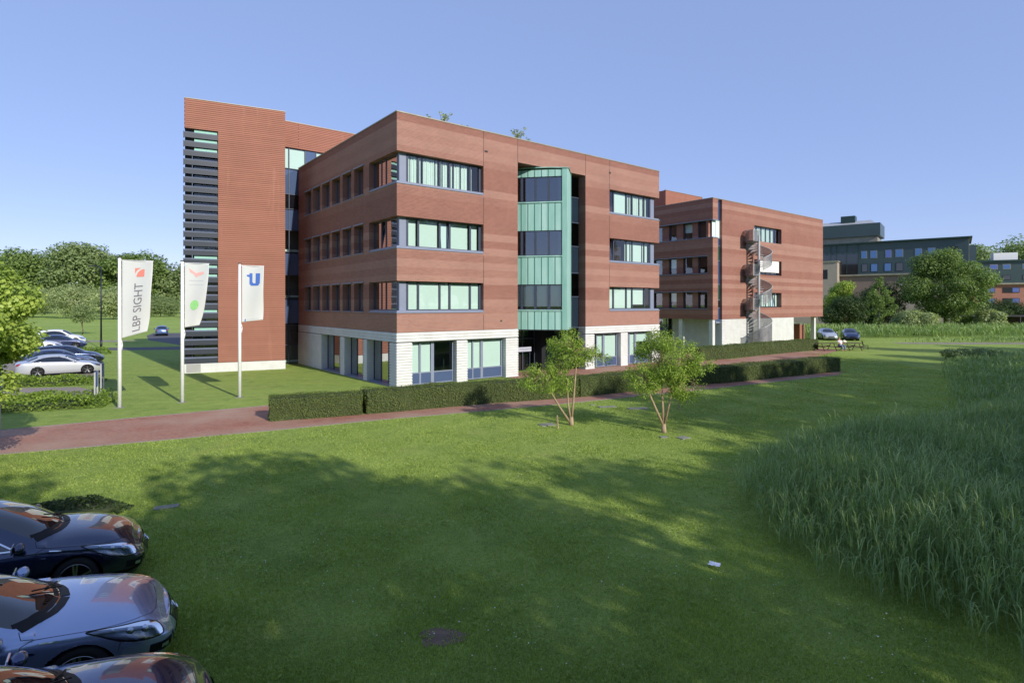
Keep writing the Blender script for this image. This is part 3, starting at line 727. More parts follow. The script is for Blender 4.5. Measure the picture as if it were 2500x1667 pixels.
# sill and head strips along the shaded side
for z0, z1 in L:
    for zz_, nm in ((z0 - .01, 'sill'), (z1 - .04, 'sunscreen_box')):
        b = MB(); b.box(-.06, .26, .62 if z0 < 11 else .301, 14.2, zz_, zz_ + .07)
        if z0 > 11: b.box(-.06, .9, -.06, .30, zz_, zz_ + .07)
        b.build(nm, M['steel'], B2)
    for q, (s0, s1) in enumerate(((.75, 1.9), (2.55, 3.7), (4.5, 5.5), (6.35, 7.5), (8.2, 9.35), (10.05, 11.2), (11.9, 13.05))):
        window(B2, SIDE, s0, s1, z0 + .1, z1 - .06, [(s0 + .08, s1 - .08)], d=.5, blinds=((.6,), None, None)[(q + int(z0)) % 3], glass='glass_dark' if q == 0 else 'glass')
# front windows
E2 = [(7.98, 8.9), (9.0, 9.9), (10.0, 10.9), (11.0, 11.9), (12.0, 12.9), (13.0, 13.82)]
window(B2, FRONT, 7.91, 13.9, 11.58, 13.24, E2, curtain=[(8, 12.7)], glass='glass')
f = window(B2, FRONT, 7.91, 13.9, 8.0, 9.55, E2)
b = MB(); b.box(9.0, 13.3, -.0, .05, 8.22, 9.5); b.build('white_awning', simple('white awning cloth', (222, 222, 218), .8), f)
window(B2, FRONT, 7.91, 13.9, 4.35, 5.95, E2, blinds=(.999, 0, .999, .999, .999, .999), tilt=4)
# roof block behind
RBk = thing('roof_building', 'plain red brick rooftop block rising behind the second office block', 'building', (19.1, 70.7, 0), ROT)
b = MB(); b.box(0, 7.9, 0, 12, 0, 18.83); b.build('wall', M['brick_tower'], RBk)
b = MB(); b.box(-.02, 7.93, -.03, .2, 18.833, 18.88); b.build('roof_edge', M['coping'], RBk)
# brick garden wall / shed beyond the undercroft
GW = thing('brick_shed', 'low red brick shed with pale coping behind the undercroft columns', 'shed', (32.6, 66.6, 0), ROT)
b = MB(); b.box(0, 9.4, 4.0, 4.3, 0, 2.05); b.box(6.4, 7.7, 1.9, 4.0, 0, 2.05); b.build('wall', M['brick_tower'], GW)
b = MB(); b.box(-.05, 9.5, 3.9, 4.4, 2.053, 2.15); b.box(6.35, 7.8, 1.85, 3.9, 2.053, 2.15); b.build('coping', M['coping'], GW)

# entrance sign: white board hung in front of the entrance glass
t = thing('entrance_sign', 'long white sign board with faint grey lines beside the entrance', 'sign', loc(O1, 8.72, 1.1) + (1.45,), ROT)
b = MB(); b.box(0, 1.9, 0, .05, 0, .3); b.build('board', simple('sign board white toned to shade', (178, 181, 194), .4), t)  # white dimmed to bluish grey, the entrance shade put into its colour
b = MB(); b.box(.9, 1.3, -.004, 0, .16, .2); b.box(1.36, 1.9, -.004, 0, .15, .19); b.box(1.1, 1.6, -.004, 0, .09, .11); b.build('lettering', simple('grey lettering', (130, 134, 146), .5), t)
b = MB(); b.box(.2, .24, .01, .04, -1.45, 0); b.box(1.76, 1.8, .01, .04, -1.45, 0); b.build('post', M['frame'], t)

# ------------------------------------------------------------------ spiral staircase
ST = thing('spiral_staircase', 'galvanised steel spiral staircase with perforated sheet sides in front of the second office block', 'staircase', (26.0, 59.9, 0))
b = MB(); b.tube([(0, 0, 0), (0, 0, 11.9)], .13, 12); b.build('pole', M['galv'], ST)
P_ = 3.6; Z_ = 0.0; n_turn = 3; RAD = 1.28
ph0 = R(200)
def helix(k, z): pass
step = MB(); N = 17
for fl in range(3):
    for i in range(N):
        if i < 3 and fl > 0: continue
        a0 = ph0 + 2 * math.pi * i / N; a1 = ph0 + 2 * math.pi * (i + 1.15) / N; z = P_ * fl + P_ * (i + 1) / N + .55
        step.prism([(.1 * math.cos(a0), .1 * math.sin(a0)), (RAD * math.cos(a0), RAD * math.sin(a0)), (RAD * math.cos(a1), RAD * math.sin(a1)), (.1 * math.cos(a1), .1 * math.sin(a1))], z - .04, z)
    # stair tread stack as one part per flight
step.build('treads', M['galv'], ST)
perf = NT('perforated sheet'); uvn = perf.coord('Object'); perf.n.remove(perf.b)
dfs = perf.node('ShaderNodeBsdfPrincipled'); perf.link(perf.ramp(perf.noise(2.5, 5, .7, uvn), [(.3, S((112, 110, 112))), (.7, S((150, 150, 154)))]), dfs.inputs['Base Color']); dfs.inputs['Roughness'].default_value = .5; dfs.inputs['Metallic'].default_value = .4
trn = perf.node('ShaderNodeBsdfTransparent'); mxs = perf.node('ShaderNodeMixShader'); mxs.inputs[0].default_value = .72
perf.link(trn.outputs[0], mxs.inputs[1]); perf.link(dfs.outputs[0], mxs.inputs[2]); perf.link(mxs.outputs[0], perf.out.inputs[0])
for fl in range(3):
    v = []; n2 = 40
    for i in range(n2 + 1):
        if fl == 0: pass
        a = ph0 + 2 * math.pi * i / n2; z = P_ * fl + P_ * i / n2 + .55
        zb = z - .25 if fl or i > 30 else 0.0
        zb = max(0.0, zb)
        v += [(RAD * math.cos(a), RAD * math.sin(a), zb), (RAD * math.cos(a), RAD * math.sin(a), z + 1.0)]
    b = MB(); i0 = 7 if fl else 0
    b.add(v, [(2 * i, 2 * i + 2, 2 * i + 3, 2 * i + 1) for i in range(i0, n2)])
    b.build('side_sheet', perf.m, ST, True)
    b = MB(); b.tube([(1.01 * v[2 * i + 1][0], 1.01 * v[2 * i + 1][1], v[2 * i + 1][2]) for i in range(0, n2 + 1)], .035, 6); b.build('handrail', M['galv'], ST, True)
for fl in range(1, 4):
    z = P_ * fl + .55; b = MB()
    if fl < 4:
        a = [(0, -.1), (-.95, -.9), (-1.33, .1), (-1.25, 1.3), (-.1, 1.75), (0.3, 1.7), (.1, .1)]
        b.prism(a, z - .12, z)
        b.build('landing', M['galv'], ST)
        r = MB()
        for (p0, p1) in ((( 0, -.14), (-.97, -.92)), ((-.97, -.92), (-1.36, .1)), ((-1.36, .1), (-1.28, 1.3))):
            r.quad((*p0, z - .12), (*p1, z - .12), (*p1, z + 1.05), (*p0, z + 1.05)); 
        r.build('landing_rail', perf.m, ST)
        r = MB()
        r.tube([(0, -.14, z + 1.05), (-.97, -.92, z + 1.05), (-1.36, .1, z + 1.05), (-1.28, 1.3, z + 1.05)], .03, 6)
        r.tube([(-.97, -.92, z - .1), (-.97, -.92, z + 1.05)], .03, 6)
        r.build('handrail', M['galv'], ST)
# ------------------------------------------------------------------ dark green office building far right
def far_block(t, s1, ztop, zl, zb, depth, upper, lower):
    b = MB(); b.box(0, s1, 0, depth, zl, ztop); b.build('upper_wall', upper, t)
    b = MB(); b.box(.3, s1 - .3, .3, depth, 0, zl - .35); b.build('lower_wall', lower, t)
    b = MB(); b.box(-.5, s1 + .4, -.5, depth, ztop + .003, ztop + .35); b.build('roof', M['greenroof'], t)
    b = MB(); b.box(-.2, s1, -.2, depth, zl - .347, zl - .003); b.build('ledge', M['coping'], t)
M['greenclad'] = plain('dark green cladding', (66, 82, 84), .35, .2, .12, .4)
M['greenroof'] = plain('dark green roof edge', (44, 66, 64), .4, .2, .1, 1)
M['skyglass'] = simple('window glass reflecting', (96, 124, 158), .04, .85)
M['blueglass'] = simple('window blue blind', (78, 100, 170), .1, .3, .6, 1)
M['beige'] = plain('beige brick', (160, 148, 136), .85, 0, .08, 1)
M['taupe'] = plain('taupe brick', (128, 110, 102), .85, 0, .1, 1)
M['pink'] = plain('salmon brick', (166, 116, 102), .85, 0, .1, 1)
# far facade runs from its right corner towards the left and away
A3 = math.atan2(.618, -.786)
G1 = thing('office_building', 'dark green clad office building with rooftop plant room and pale square windows', 'building', (96.4, 120.0, 0), A3)
MIR = lambda a, d, z: (a, -d, z)       # local +x runs left along the facade, +y towards the camera side
b = MB(MIR); b.box(0, 34, 0, 16, 11.6, 18.7); b.build('upper_wall', M['greenclad'], G1)
b = MB(MIR); b.box(-.6, 34.5, -.7, 16, 18.703, 19.0); b.build('roof', M['greenroof'], G1)
b = MB(MIR); b.box(.4, 34, -.3, 16, 11.25, 11.597); b.build('ledge', M['coping'], G1)
b = MB(MIR); b.box(.4, 12.6, .5, 16, 0, 11.247); b.build('lower_wall', M['beige'], G1)
b = MB(MIR); b.box(12.6, 34, .2, 16, 0, 11.247); b.box(2, 6, .3, .5, 4, 10.4); b.build('lower_wall', M['taupe'], G1)
b = MB(MIR); b.box(-.1, .4, .2, 15, 0, 18.7); b.build('end_wall', M['coping'], G1)
for (x0, x1, z0, z1, m_) in ((24.0, 25.6, 15.0, 17.2, 'skyglass'), (11.1, 12.2, 0, 0, ''),):
    pass
# windows located along the facade (distance from the right corner)
ups = [(1.8, 3.1, 'dark'), (5.6, 7.0, 'skyglass'), (8.0, 9.3, 'skyglass'), (11.4, 12.9, 'skyglass'), (13.6, 14.8, 'blueglass'), (16.3, 17.7, 'skyglass'), (18.3, 19.5, 'skyglass'), (31.2, 32.4, 'skyglass')]
for x0, x1, m_ in ups:
    b = MB(MIR); b.box(x0, x1, -.04, .05, 15.2, 17.0); f = b.build('window', M['coping'] if m_ != 'dark' else M['dark'], G1)
    b = MB(MIR); b.box(x0 + .1, x1 - .1, -.07, -.042, 15.3, 16.9); b.build('pane', M[m_], f)
for x0, x1 in ((6.0, 7.6), (8.4, 9.8), (11.4, 12.8), (13.6, 15.0), (16.2, 17.6), (18.2, 19.4)):
    b = MB(MIR); b.box(x0, x1, -.05, .05, 12.1, 14.0); f = b.build('window', M['dark'], G1)
    b = MB(MIR); b.box(x0 + .1, x1 - .1, -.07, -.052, 12.2, 13.9); b.build('pane', M['skyglass'] if x0 in (13.6, 16.2) else M['carglass'], f)
b = MB(MIR); b.box(20.0, 30.4, -.12, .05, 11.65, 16.4)
gz = b.build('glass_front', simple('dark glass front', (26, 38, 42), .08, 0, .6, 1), G1)
b = MB(MIR)
for x in (20.0, 22.3, 24.4, 25.6, 28.0, 30.3): b.box(x, x + .12, -.2, -.122, 11.65, 18.6)
b.build('mullion', M['greenroof'], gz)
b = MB(MIR); b.box(20.0, 22.0, -.2, 5, 0, .1)
# beige wing projecting at the left
b = MB(MIR); b.box(23.9, 40, -3.0, 6, 0, 14.5); w_ = b.build('wing', M['beige'], G1)
b = MB(MIR); b.box(23.7, 40, -3.2, 6, 14.503, 14.8); b.build('ledge', M['coping'], w_)
b = MB(MIR); b.box(25.9, 28, -3.04, -3.0, 10.6, 12.8); b.build('window', M['dark'], w_)
# plant room
b = MB(MIR); b.box(16.6, 38.0, 3.5, 12, 19.003, 20.7); b.build('plant_room_base', M['coping'], G1)
b = MB(MIR); b.box(16.0, 38.6, 2.9, 12.6, 20.703, 23.7); pr = b.build('plant_room', M['greenclad'], G1)
b = MB(MIR); b.add([(17, 3, 23.7), (38, 3, 23.7), (38, 12, 23.7), (17, 12, 23.7), (18, 5, 24.7), (36, 5, 24.7), (36, 10, 24.7), (18, 10, 24.7)], [(4, 5, 6, 7), (0, 1, 5, 4), (1, 2, 6, 5), (2, 3, 7, 6), (3, 0, 4, 7)]); b.build('roof', M['galv'], pr)
b = MB(MIR); b.box(21.2, 24.2, 4, 7, 24.2, 25.9); b.build('vent_box', M['greenroof'], pr)
b = MB(MIR); b.tube([(30.5, 5, 24), (30.5, 5, 25.8)], .16, 6); b.build('vent_pipe', M['galv'], pr)
# second far office with salmon brick
G2 = thing('office_building', 'dark green upper and salmon brick lower office building at the far right edge', 'building', (128.0, 128.0, 0), math.atan2(.45, -.89))
b = MB(MIR); b.box(-14, 26, 0, 14, 9.7, 14.7); b.build('upper_wall', M['greenclad'], G2)
b = MB(MIR); b.box(-14.4, 26.4, -.5, 14, 14.703, 15.1); b.build('roof', M['greenroof'], G2)
b = MB(MIR); b.box(-14, 26, .4, 14, 0, 9.3); b.build('lower_wall', M['pink'], G2)
b = MB(MIR); b.box(-14.2, 26.2, -.2, 14, 9.303, 9.697); b.build('ledge', M['coping'], G2)
for i, x0 in enumerate([-12, -9.6, -6, -3.6, 0.2, 2.6, 6.2, 8.6, 12.2, 14.6, 18, 20.5]):
    b = MB(MIR); b.box(x0, x0 + 1.5, -.05, .04, 12.9, 14.1); f = b.build('window', M['coping'], G2)
    b = MB(MIR); b.box(x0 + .1, x0 + 1.4, -.07, -.052, 13.0, 14.0); b.build('pane', M['blueglass' if i in (3, 9) else 'skyglass'], f)
    b = MB(MIR); b.box(x0, x0 + 1.5, -.05, .04, 10.4, 11.5); f = b.build('window', M['dark'], G2)
    b = MB(MIR); b.box(x0 + .1, x0 + 1.4, -.07, -.052, 10.5, 11.4); b.build('pane', M['blueglass' if i == 2 else 'carglass'], f)
for i, x0 in enumerate([-12, -7.5, -3, 1.5, 6, 10.5, 15, 19.5]):
    for z0 in (4.9, 7.4):
        b = MB(MIR); b.box(x0, x0 + 3.0, .3, .45, z0, z0 + 1.2); f = b.build('window', M['dark'], G2)
        b = MB(MIR); b.box(x0 + .1, x0 + 1.3, .27, .298, z0 + .1, z0 + 1.1); b.build('pane', M['blueglass'], f)
b = MB(MIR); b.box(17.5, 23, 5, 10, 15.1, 19.3); b.build('plant_room', M['greenclad'], G2)
b = MB(MIR); b.box(10.5, 15, 1.5, 4, 15.1, 16.9); b.build('air_unit', M['white'], G2)
# ------------------------------------------------------------------ cars
def pchip(xs, ys, x):
    xs = np.asarray(xs, float); ys = np.asarray(ys, float)
    if xs[0] > xs[-1]: xs = xs[::-1]; ys = ys[::-1]
    h = np.diff(xs); dl = np.diff(ys) / h; m = np.zeros_like(ys)
    for i in range(1, len(xs) - 1):
        if dl[i - 1] * dl[i] > 0:
            w1 = 2 * h[i] + h[i - 1]; w2 = h[i] + 2 * h[i - 1]; m[i] = (w1 + w2) / (w1 / dl[i - 1] + w2 / dl[i])
    m[0] = dl[0]; m[-1] = dl[-1]
    x = np.clip(x, xs[0], xs[-1]); k = np.clip(np.searchsorted(xs, x) - 1, 0, len(h) - 1); t = (x - xs[k]) / h[k]
    return (2 * t**3 - 3 * t**2 + 1) * ys[k] + (t**3 - 2 * t**2 + t) * h[k] * m[k] + (-2 * t**3 + 3 * t**2) * ys[k + 1] + (t**3 - t**2) * h[k] * m[k + 1]
LEN = 4.83
def body_table(kind='sedan'):
    w = ([0, -.05, -.15, -.32, -.6, -1.0, -2.4, -3.6, -4.2, -4.6, -4.78, -4.83], [.56, .70, .80, .865, .905, .92, .93, .925, .90, .82, .70, .60])
    c = ([0, -.05, -.18, -.5, -.9, -1.4, -2.4, -3.6, -4.3, -4.7, -4.83], [.56, .62, .675, .755, .825, .885, .93, .975, .98, .93, .86])
    if kind == 'sedan':
        top = ([0, -.05, -.18, -.5, -.9, -1.13, -1.3, -1.7, -2.1, -2.5, -3.0, -3.5, -4.0, -4.35, -4.6, -4.75, -4.83], [.60, .68, .76, .86, .93, .96, 1.05, 1.255, 1.41, 1.475, 1.485, 1.43, 1.25, 1.10, 1.07, 1.01, .93])
        z7 = ([0, -.05, -.18, -.5, -.9, -1.17, -1.36, -1.75, -2.15, -2.5, -3.0, -3.5, -4.0, -4.3, -4.6, -4.75, -4.83], [.595, .67, .75, .85, .92, .95, 1.05, 1.25, 1.39, 1.45, 1.46, 1.405, 1.22, 1.08, 1.05, .99, .92])
        z6 = ([0, -.05, -.18, -.5, -.9, -1.3, -1.5, -1.85, -2.25, -2.6, -3.0, -3.5, -4.0, -4.3, -4.6, -4.83], [.585, .655, .725, .82, .89, .935, .985, 1.17, 1.33, 1.385, 1.385, 1.31, 1.12, 1.02, 1.0, .89])
    else:
        top = ([0, -.05, -.18, -.5, -.9, -1.13, -1.3, -1.7, -2.1, -2.5, -3.0, -3.8, -4.3, -4.6, -4.75, -4.83], [.62, .70, .79, .90, .97, 1.0, 1.09, 1.30, 1.45, 1.50, 1.51, 1.47, 1.38, 1.18, 1.02, .95])
        z7 = ([0, -.05, -.18, -.5, -.9, -1.17, -1.36, -1.75, -2.15, -2.5, -3.0, -3.8, -4.3, -4.6, -4.75, -4.83], [.61, .69, .78, .89, .96, .99, 1.09, 1.29, 1.43, 1.48, 1.49, 1.45, 1.36, 1.15, 1.0, .94])
        z6 = ([0, -.05, -.18, -.5, -.9, -1.3, -1.5, -1.85, -2.25, -2.6, -3.0, -3.8, -4.3, -4.6, -4.83], [.60, .67, .75, .85, .92, .96, 1.01, 1.19, 1.36, 1.41, 1.42, 1.37, 1.26, 1.06, .91])
    return w, c, top, z7, z6
def body_surface(kind='sedan'):
    w, c, top, z7, z6 = body_table(kind)
    X = np.linspace(0, -LEN, 600); X = np.concatenate([-np.linspace(0, 1, 60)**2 * .1, X[X < -.1]])
    W = pchip(*w, X); C = pchip(*c, X); n = len(X)
    Y = np.zeros((n, 9)); Z = np.zeros((n, 9))
    Y[:, 0] = W * .93; Z[:, 0] = pchip([0, -.1, -.5, -4.4, -4.7, -4.83], [.24, .20, .19, .20, .26, .34], X)
    Y[:, 1] = W * .985; Z[:, 1] = .34
    Y[:, 2] = W; Z[:, 2] = pchip([0, -.5, -4.83], [.47, .52, .58], X)
    Y[:, 3] = W * .99; Z[:, 3] = C - .085 - .03 * np.exp(X / .5)
    Y[:, 4] = W * .95; Z[:, 4] = C
    Y[:, 5] = pchip([0, -.05, -.15, -.5, -1.3, -1.6, -2.2, -3.2, -3.9, -4.3, -4.6, -4.83], [.47, .59, .68, .775, .83, .82, .765, .765, .79, .78, .70, .50], X)
    Z[:, 5] = np.maximum(C + .03, pchip([0, -1.3, -1.5, -1.9, -2.3, -3.0, -3.6, -4.0, -4.3, -4.83], [.58, .92, .945, 1.07, 1.15, 1.165, 1.14, 1.05, 1.0, .87], X))
    hd = X > -1.3
    Z[:, 5] = np.where(hd, C + .024, Z[:, 5])
    Y[:, 6] = pchip([0, -.05, -.15, -.5, -1.3, -1.5, -1.85, -2.25, -2.7, -3.3, -3.8, -4.15, -4.5, -4.83], [.36, .45, .52, .60, .66, .725, .665, .605, .585, .585, .60, .635, .60, .40], X); Z[:, 6] = pchip(*z6, X)
    Y[:, 7] = Y[:, 6] * .58; Z[:, 7] = pchip(*z7, X)
    Z[:, 8] = pchip(*top, X)
    return X, Y, Z
def sect(Yk, Zk, v):
    """Catmull-Rom through the nine section points; Yk,Zk (n,9), v (n,)"""
    i = np.clip(v.astype(int), 0, 7); t = v - i; r = np.arange(len(v))
    def g(A, j, mir=False):
        jj = np.clip(j, 0, 9)
        val = A[r, np.where(jj == 9, 7, np.minimum(jj, 8))]
        return np.where(jj == 9, -val, val) if mir else val
    out = []
    for A, mir in ((Yk, True), (Zk, False)):
        p0 = g(A, np.maximum(i - 1, 0), mir); p1 = g(A, i, mir); p2 = g(A, i + 1, mir); p3 = g(A, i + 2, mir)
        out.append(.5 * (2 * p1 + (p2 - p0) * t + (2 * p0 - 5 * p1 + 4 * p2 - p3) * t**2 + (3 * p1 - p0 - 3 * p2 + p3) * t**3))
    return out
class Surf:
    def __init__(s, kind): s.X, s.Y, s.Z = body_surface(kind)
    def __call__(s, x, v):
        x = np.atleast_1d(np.asarray(x, float)); v = np.atleast_1d(np.asarray(v, float)); x, v = np.broadcast_arrays(x, v)
        xr = -s.X; Yk = np.stack([np.interp(-x, xr, s.Y[:, k]) for k in range(9)], 1); Zk = np.stack([np.interp(-x, xr, s.Z[:, k]) for k in range(9)], 1)
        y, z = sect(Yk, Zk, np.clip(v, 0, 8)); return np.stack([x, np.maximum(y, 0), z], 1)
def poly_sd(P, poly):
    """signed distance (negative inside), and nearest boundary point"""
    poly = np.asarray(poly, float); n = len(poly); best = np.full(len(P), 1e9); near = np.zeros_like(P); inside = np.zeros(len(P), bool)
    for i in range(n):
        a = poly[i]; b = poly[(i + 1) % n]; ab = b - a; t = np.clip(((P - a) @ ab) / (ab @ ab), 0, 1); q = a + t[:, None] * ab; d = np.linalg.norm(P - q, axis=1)
        m = d < best; best[m] = d[m]; near[m] = q[m]
        cond = ((a[1] > P[:, 1]) != (b[1] > P[:, 1])); xi = (b[0] - a[0]) * (P[:, 1] - a[1]) / (b[1] - a[1] + 1e-12) + a[0]
        inside ^= cond & (P[:, 0] < xi)
    return np.where(inside, -best, best), near
VS = .12     # metres per unit of section parameter, used only to scale distances
def smooth_poly(poly, k=2):
    P = [np.array(p, float) for p in poly]
    for _ in range(k):
        Q = []
        for i in range(len(P)):
            a, b = P[i], P[(i + 1) % len(P)]; Q += [a * .75 + b * .25, a * .25 + b * .75]
        P = Q
    return np.array(P)
SEDAN = dict(
    side=smooth_poly([(-1.62, 4.34), (-2.26, 5.72), (-3.42, 5.72), (-4.0, 5.0), (-4.02, 4.5), (-3.6, 4.3), (-2.6, 4.26), (-1.9, 4.24)]),
    wind=[(-1.12, 8.4), (-1.145, 7.6), (-1.20, 7.0), (-1.32, 6.5), (-1.47, 6.12), (-1.8, 6.1), (-2.16, 6.16), (-2.13, 7.0), (-2.08, 8.4)],
    rear=[(-3.62, 8.4), (-3.64, 7.0), (-3.66, 6.2), (-4.16, 6.2), (-4.26, 7.0), (-4.30, 8.4)],
    head=smooth_poly([(-.90, 4.3), (-.50, 4.75), (-.22, 5.2), (-.10, 4.9), (-.05, 3.6), (-.10, 2.55), (-.30, 2.4), (-.52, 2.8), (-.70, 3.4)], 2),
    tail=smooth_poly([(-4.50, 4.1), (-4.80, 4.6), (-4.83, 3.6), (-4.80, 2.6), (-4.6, 3.0)], 1))
HATCH = dict(SEDAN); HATCH['rear'] = [(-4.36, 8.4), (-4.37, 7.0), (-4.40, 6.2), (-4.60, 6.2), (-4.66, 7.0), (-4.67, 8.4)]
HATCH['side'] = smooth_poly([(-1.62, 4.34), (-2.26, 5.72), (-4.0, 5.72), (-4.36, 5.2), (-4.4, 4.5), (-3.8, 4.3), (-2.6, 4.26), (-1.9, 4.24)])
WX = (-.93, -3.68); WR = .335
def make_car(name, label, paintm, loc_, heading, kind='sedan', nx=340, nv=70, scale=(1, 1, 1), detail=True, group=None, rimdark=False, one_mesh=False):
    """heading: direction of the nose, degrees from +x"""
    t = thing(name, label, 'car', loc_, R(heading), group); t.scale = scale
    sf = Surf(kind); reg = SEDAN if kind == 'sedan' else HATCH
    xs = np.concatenate([-np.linspace(0, 1, nx // 10)**1.6 * .12, -np.linspace(.12, LEN - .06, nx)[1:], -(LEN - .06) - np.linspace(0, .06, 5)[1:]])
    vv = np.linspace(0, 8, nv); n1, n2 = len(xs), nv
    PX, PV = np.meshgrid(xs, vv, indexing='ij'); P = np.stack([PX.ravel(), PV.ravel()], 1)
    cell = LEN / nx
    sc = np.array([1, VS]); edge = (P[:, 0] > -.001) | (P[:, 0] < -LEN + .001)
    used = np.zeros(len(P), bool)
    for k in ('side', 'wind', 'rear', 'head', 'tail'):
        sd, nr = poly_sd(P * sc, np.asarray(reg[k]) * sc); m = (np.abs(sd) < cell * .62) & ~edge & ~used & (P[:, 1] < 7.99) & (P[:, 1] > .01)
        P[m] = nr[m] / sc; used |= m
    V = sf(P[:, 0], P[:, 1])
    K = 9; ks = np.linspace(0, 1, K + 1)[:-1]; row0 = sf(np.zeros(nv), vv); ex = []; ep = []
    for k_ in ks:
        q = row0.copy(); q[:, 1] *= k_; q[:, 0] = .055 * (1 - k_ ** 2); ex.append(q); ep.append(np.column_stack([np.full(nv, .001), vv]))
    V = np.concatenate(ex + [V]); P = np.concatenate(ep + [P]); n1 += K
    for wx in WX:      # wheel arches: snap to a circle, then drop what lies inside
        r = np.hypot(V[:, 0] - wx, V[:, 2] - WR); AR = .385; m = (np.abs(r - AR) < cell * .75) & (P[:, 1] < 3.6)
        V[m, 0] = wx + (V[m, 0] - wx) * AR / r[m]; V[m, 2] = WR + (V[m, 2] - WR) * AR / r[m]
    idx = np.arange(n1 * n2).reshape(n1, n2); F = np.stack([idx[:-1, :-1].ravel(), idx[1:, :-1].ravel(), idx[1:, 1:].ravel(), idx[:-1, 1:].ravel()], 1)
    cen = P[F].mean(1); cV = V[F].mean(1); lab = np.zeros(len(F), int)
    for q, k in enumerate(('side', 'wind', 'rear', 'head', 'tail')):
        sd, _ = poly_sd(cen * sc, np.asarray(reg[k]) * sc); lab[sd < 0] = q + 1
    for wx in WX: lab[(np.hypot(cV[:, 0] - wx, cV[:, 2] - WR) < .385) & (cen[:, 1] < 3.6)] = 9
    Vm = V * np.array([1, -1, 1]); V2 = np.concatenate([V, Vm]); off = len(V)
    def part(code, nm, mat, parent, sides=(0, 1), push=0.0):
        f = F[lab == code]
        if not len(f): return None
        fs = []
        if 0 in sides: fs.append(f)
        if 1 in sides: fs.append(f[:, ::-1] + off)
        f = np.concatenate(fs); u, inv = np.unique(f, return_inverse=True); VV = V2[u].copy()
        if push: VV[:, 0] -= push * .4; VV[:, 1] -= np.sign(VV[:, 1]) * push
        return np_mesh(nm, VV, inv.reshape(f.shape)[:, ::-1], mat, parent, None, True)
    body = part(0, 'body', paintm, t)
    # merge the seam along the centre line
    bm = bmesh.new(); bm.from_mesh(body.data); bmesh.ops.remove_doubles(bm, verts=bm.verts, dist=.0006); bmesh.ops.recalc_face_normals(bm, faces=bm.faces)
    # close the nose and the tail
    for fx in (-LEN,):
        ed = [e for e in bm.edges if e.is_boundary and all(abs(v.co.x - fx) < .002 for v in e.verts)]
        if ed:
            try: bmesh.ops.contextual_create(bm, geom=ed)
            except Exception: pass
    bm.to_mesh(body.data); bm.free()
    part(1, 'side_window', M['carglass'], t, (0,)); part(1, 'side_window', M['carglass'], t, (1,))
    for c_, nm in ((2, 'windshield'), (3, 'rear_window')):
        o = part(c_, nm, M['carglass'], t)
        if o: 
            bm = bmesh.new(); bm.from_mesh(o.data); bmesh.ops.remove_doubles(bm, verts=bm.verts, dist=.0006); bm.to_mesh(o.data); bm.free()
    for s in (0, 1):
        if detail:
            h = part(4, 'headlight', M['clear'], t, (s,)); part(4, 'reflector', M['lampdark'], h, (s,), .045)
            sg = 1 if s == 0 else -1
            for (hx, hv, hr) in ((-.22, 3.75, .05), (-.38, 3.7, .05), (-.13, 3.7, .032), (-.56, 3.95, .028)):
                q = sf([hx], [hv])[0]; b = MB(); b.ball((q[0] - .012, sg * (q[1] - .03), q[2] - .01), hr, 8, (.9, .8, .95)); b.build('lens', M['lampchrome'], h, True, False)
        else: part(4, 'headlight', M['lampchrome'], t, (s,))
        part(5, 'tail_light', M['lampred'], t, (s,))
    def on(x, v, off_=0.004, sgn=1):
        a = sf([x], [v])[0]; bx = sf([x - .01], [v])[0]; bv = sf([x], [min(8, v + .05)])[0] if v < 7.9 else sf([x], [v])[0] + np.array([0, -.02, 0])
        nrm = np.cross(bx - a, bv - a); nrm /= np.linalg.norm(nrm) + 1e-9
        if nrm[1] < 0 and v < 6: nrm = -nrm
        if nrm[2] < 0 and v >= 6: nrm = -nrm
        p = a + nrm * off_; return Vector((p[0], p[1] * sgn, p[2])), Vector((nrm[0], nrm[1] * sgn, nrm[2]))
    def ribbon(nm, pts, width, mat, off_=.002, sides=(1, -1), closed=False, parent=None):
        mb = MB()
        for sg in sides:
            D = []
            Q = [on(x, v, off_, sg) for x, v in pts]
            if closed: Q.append(Q[0])
            vs = []
            for i, (p, n_) in enumerate(Q):
                d = (Q[min(i + 1, len(Q) - 1)][0] - Q[max(i - 1, 0)][0]); d = d.normalized() if d.length > 1e-6 else Vector((1, 0, 0)); sd_ = d.cross(n_).normalized() * width * .5
                vs += [p - sd_, p + sd_]
            mb.add(vs, [(2 * i, 2 * i + 1, 2 * i + 3, 2 * i + 2) for i in range(len(Q) - 1)])
        return mb.build(nm, mat, parent or t, True, False)
    dens = lambda pts, k=6: [(a[0] + (b[0] - a[0]) * i / k, a[1] + (b[1] - a[1]) * i / k) for a, b in zip(pts[:-1], pts[1:]) for i in range(k)] + [pts[-1]]
    side = [tuple(p) for p in reg['side']]
    if detail:
        ribbon('window_trim', [p for p in side], .022, M['chrome'], .004, closed=True)
        [ribbon('headlight_seal', [tuple(p) for p in reg['head']], .014, M['plastic'], .003, (s_,), closed=True) for s_ in (1, -1)]
        ribbon('window_seal', [((p[0] + 2.8) * .985 - 2.8, (p[1] - 4.95) * .94 + 4.95) for p in side], .025, M['plastic'], .003, closed=True)
        ribbon('panel_gap', dens([(-.13, 5.95), (-.35, 5.35), (-.75, 4.62), (-1.3, 4.42), (-1.42, 4.6), (-1.45, 5.9)]), .007, M['plastic'], .0012)
        ribbon('panel_gap', dens([(-1.30, 4.4), (-1.42, 3.6), (-1.45, 2.6), (-1.42, 1.2), (-1.38, .2)]), .007, M['plastic'], .0012)
        ribbon('panel_gap', dens([(-2.55, 4.2), (-2.56, 2.6), (-2.54, .2)]), .007, M['plastic'], .0012)
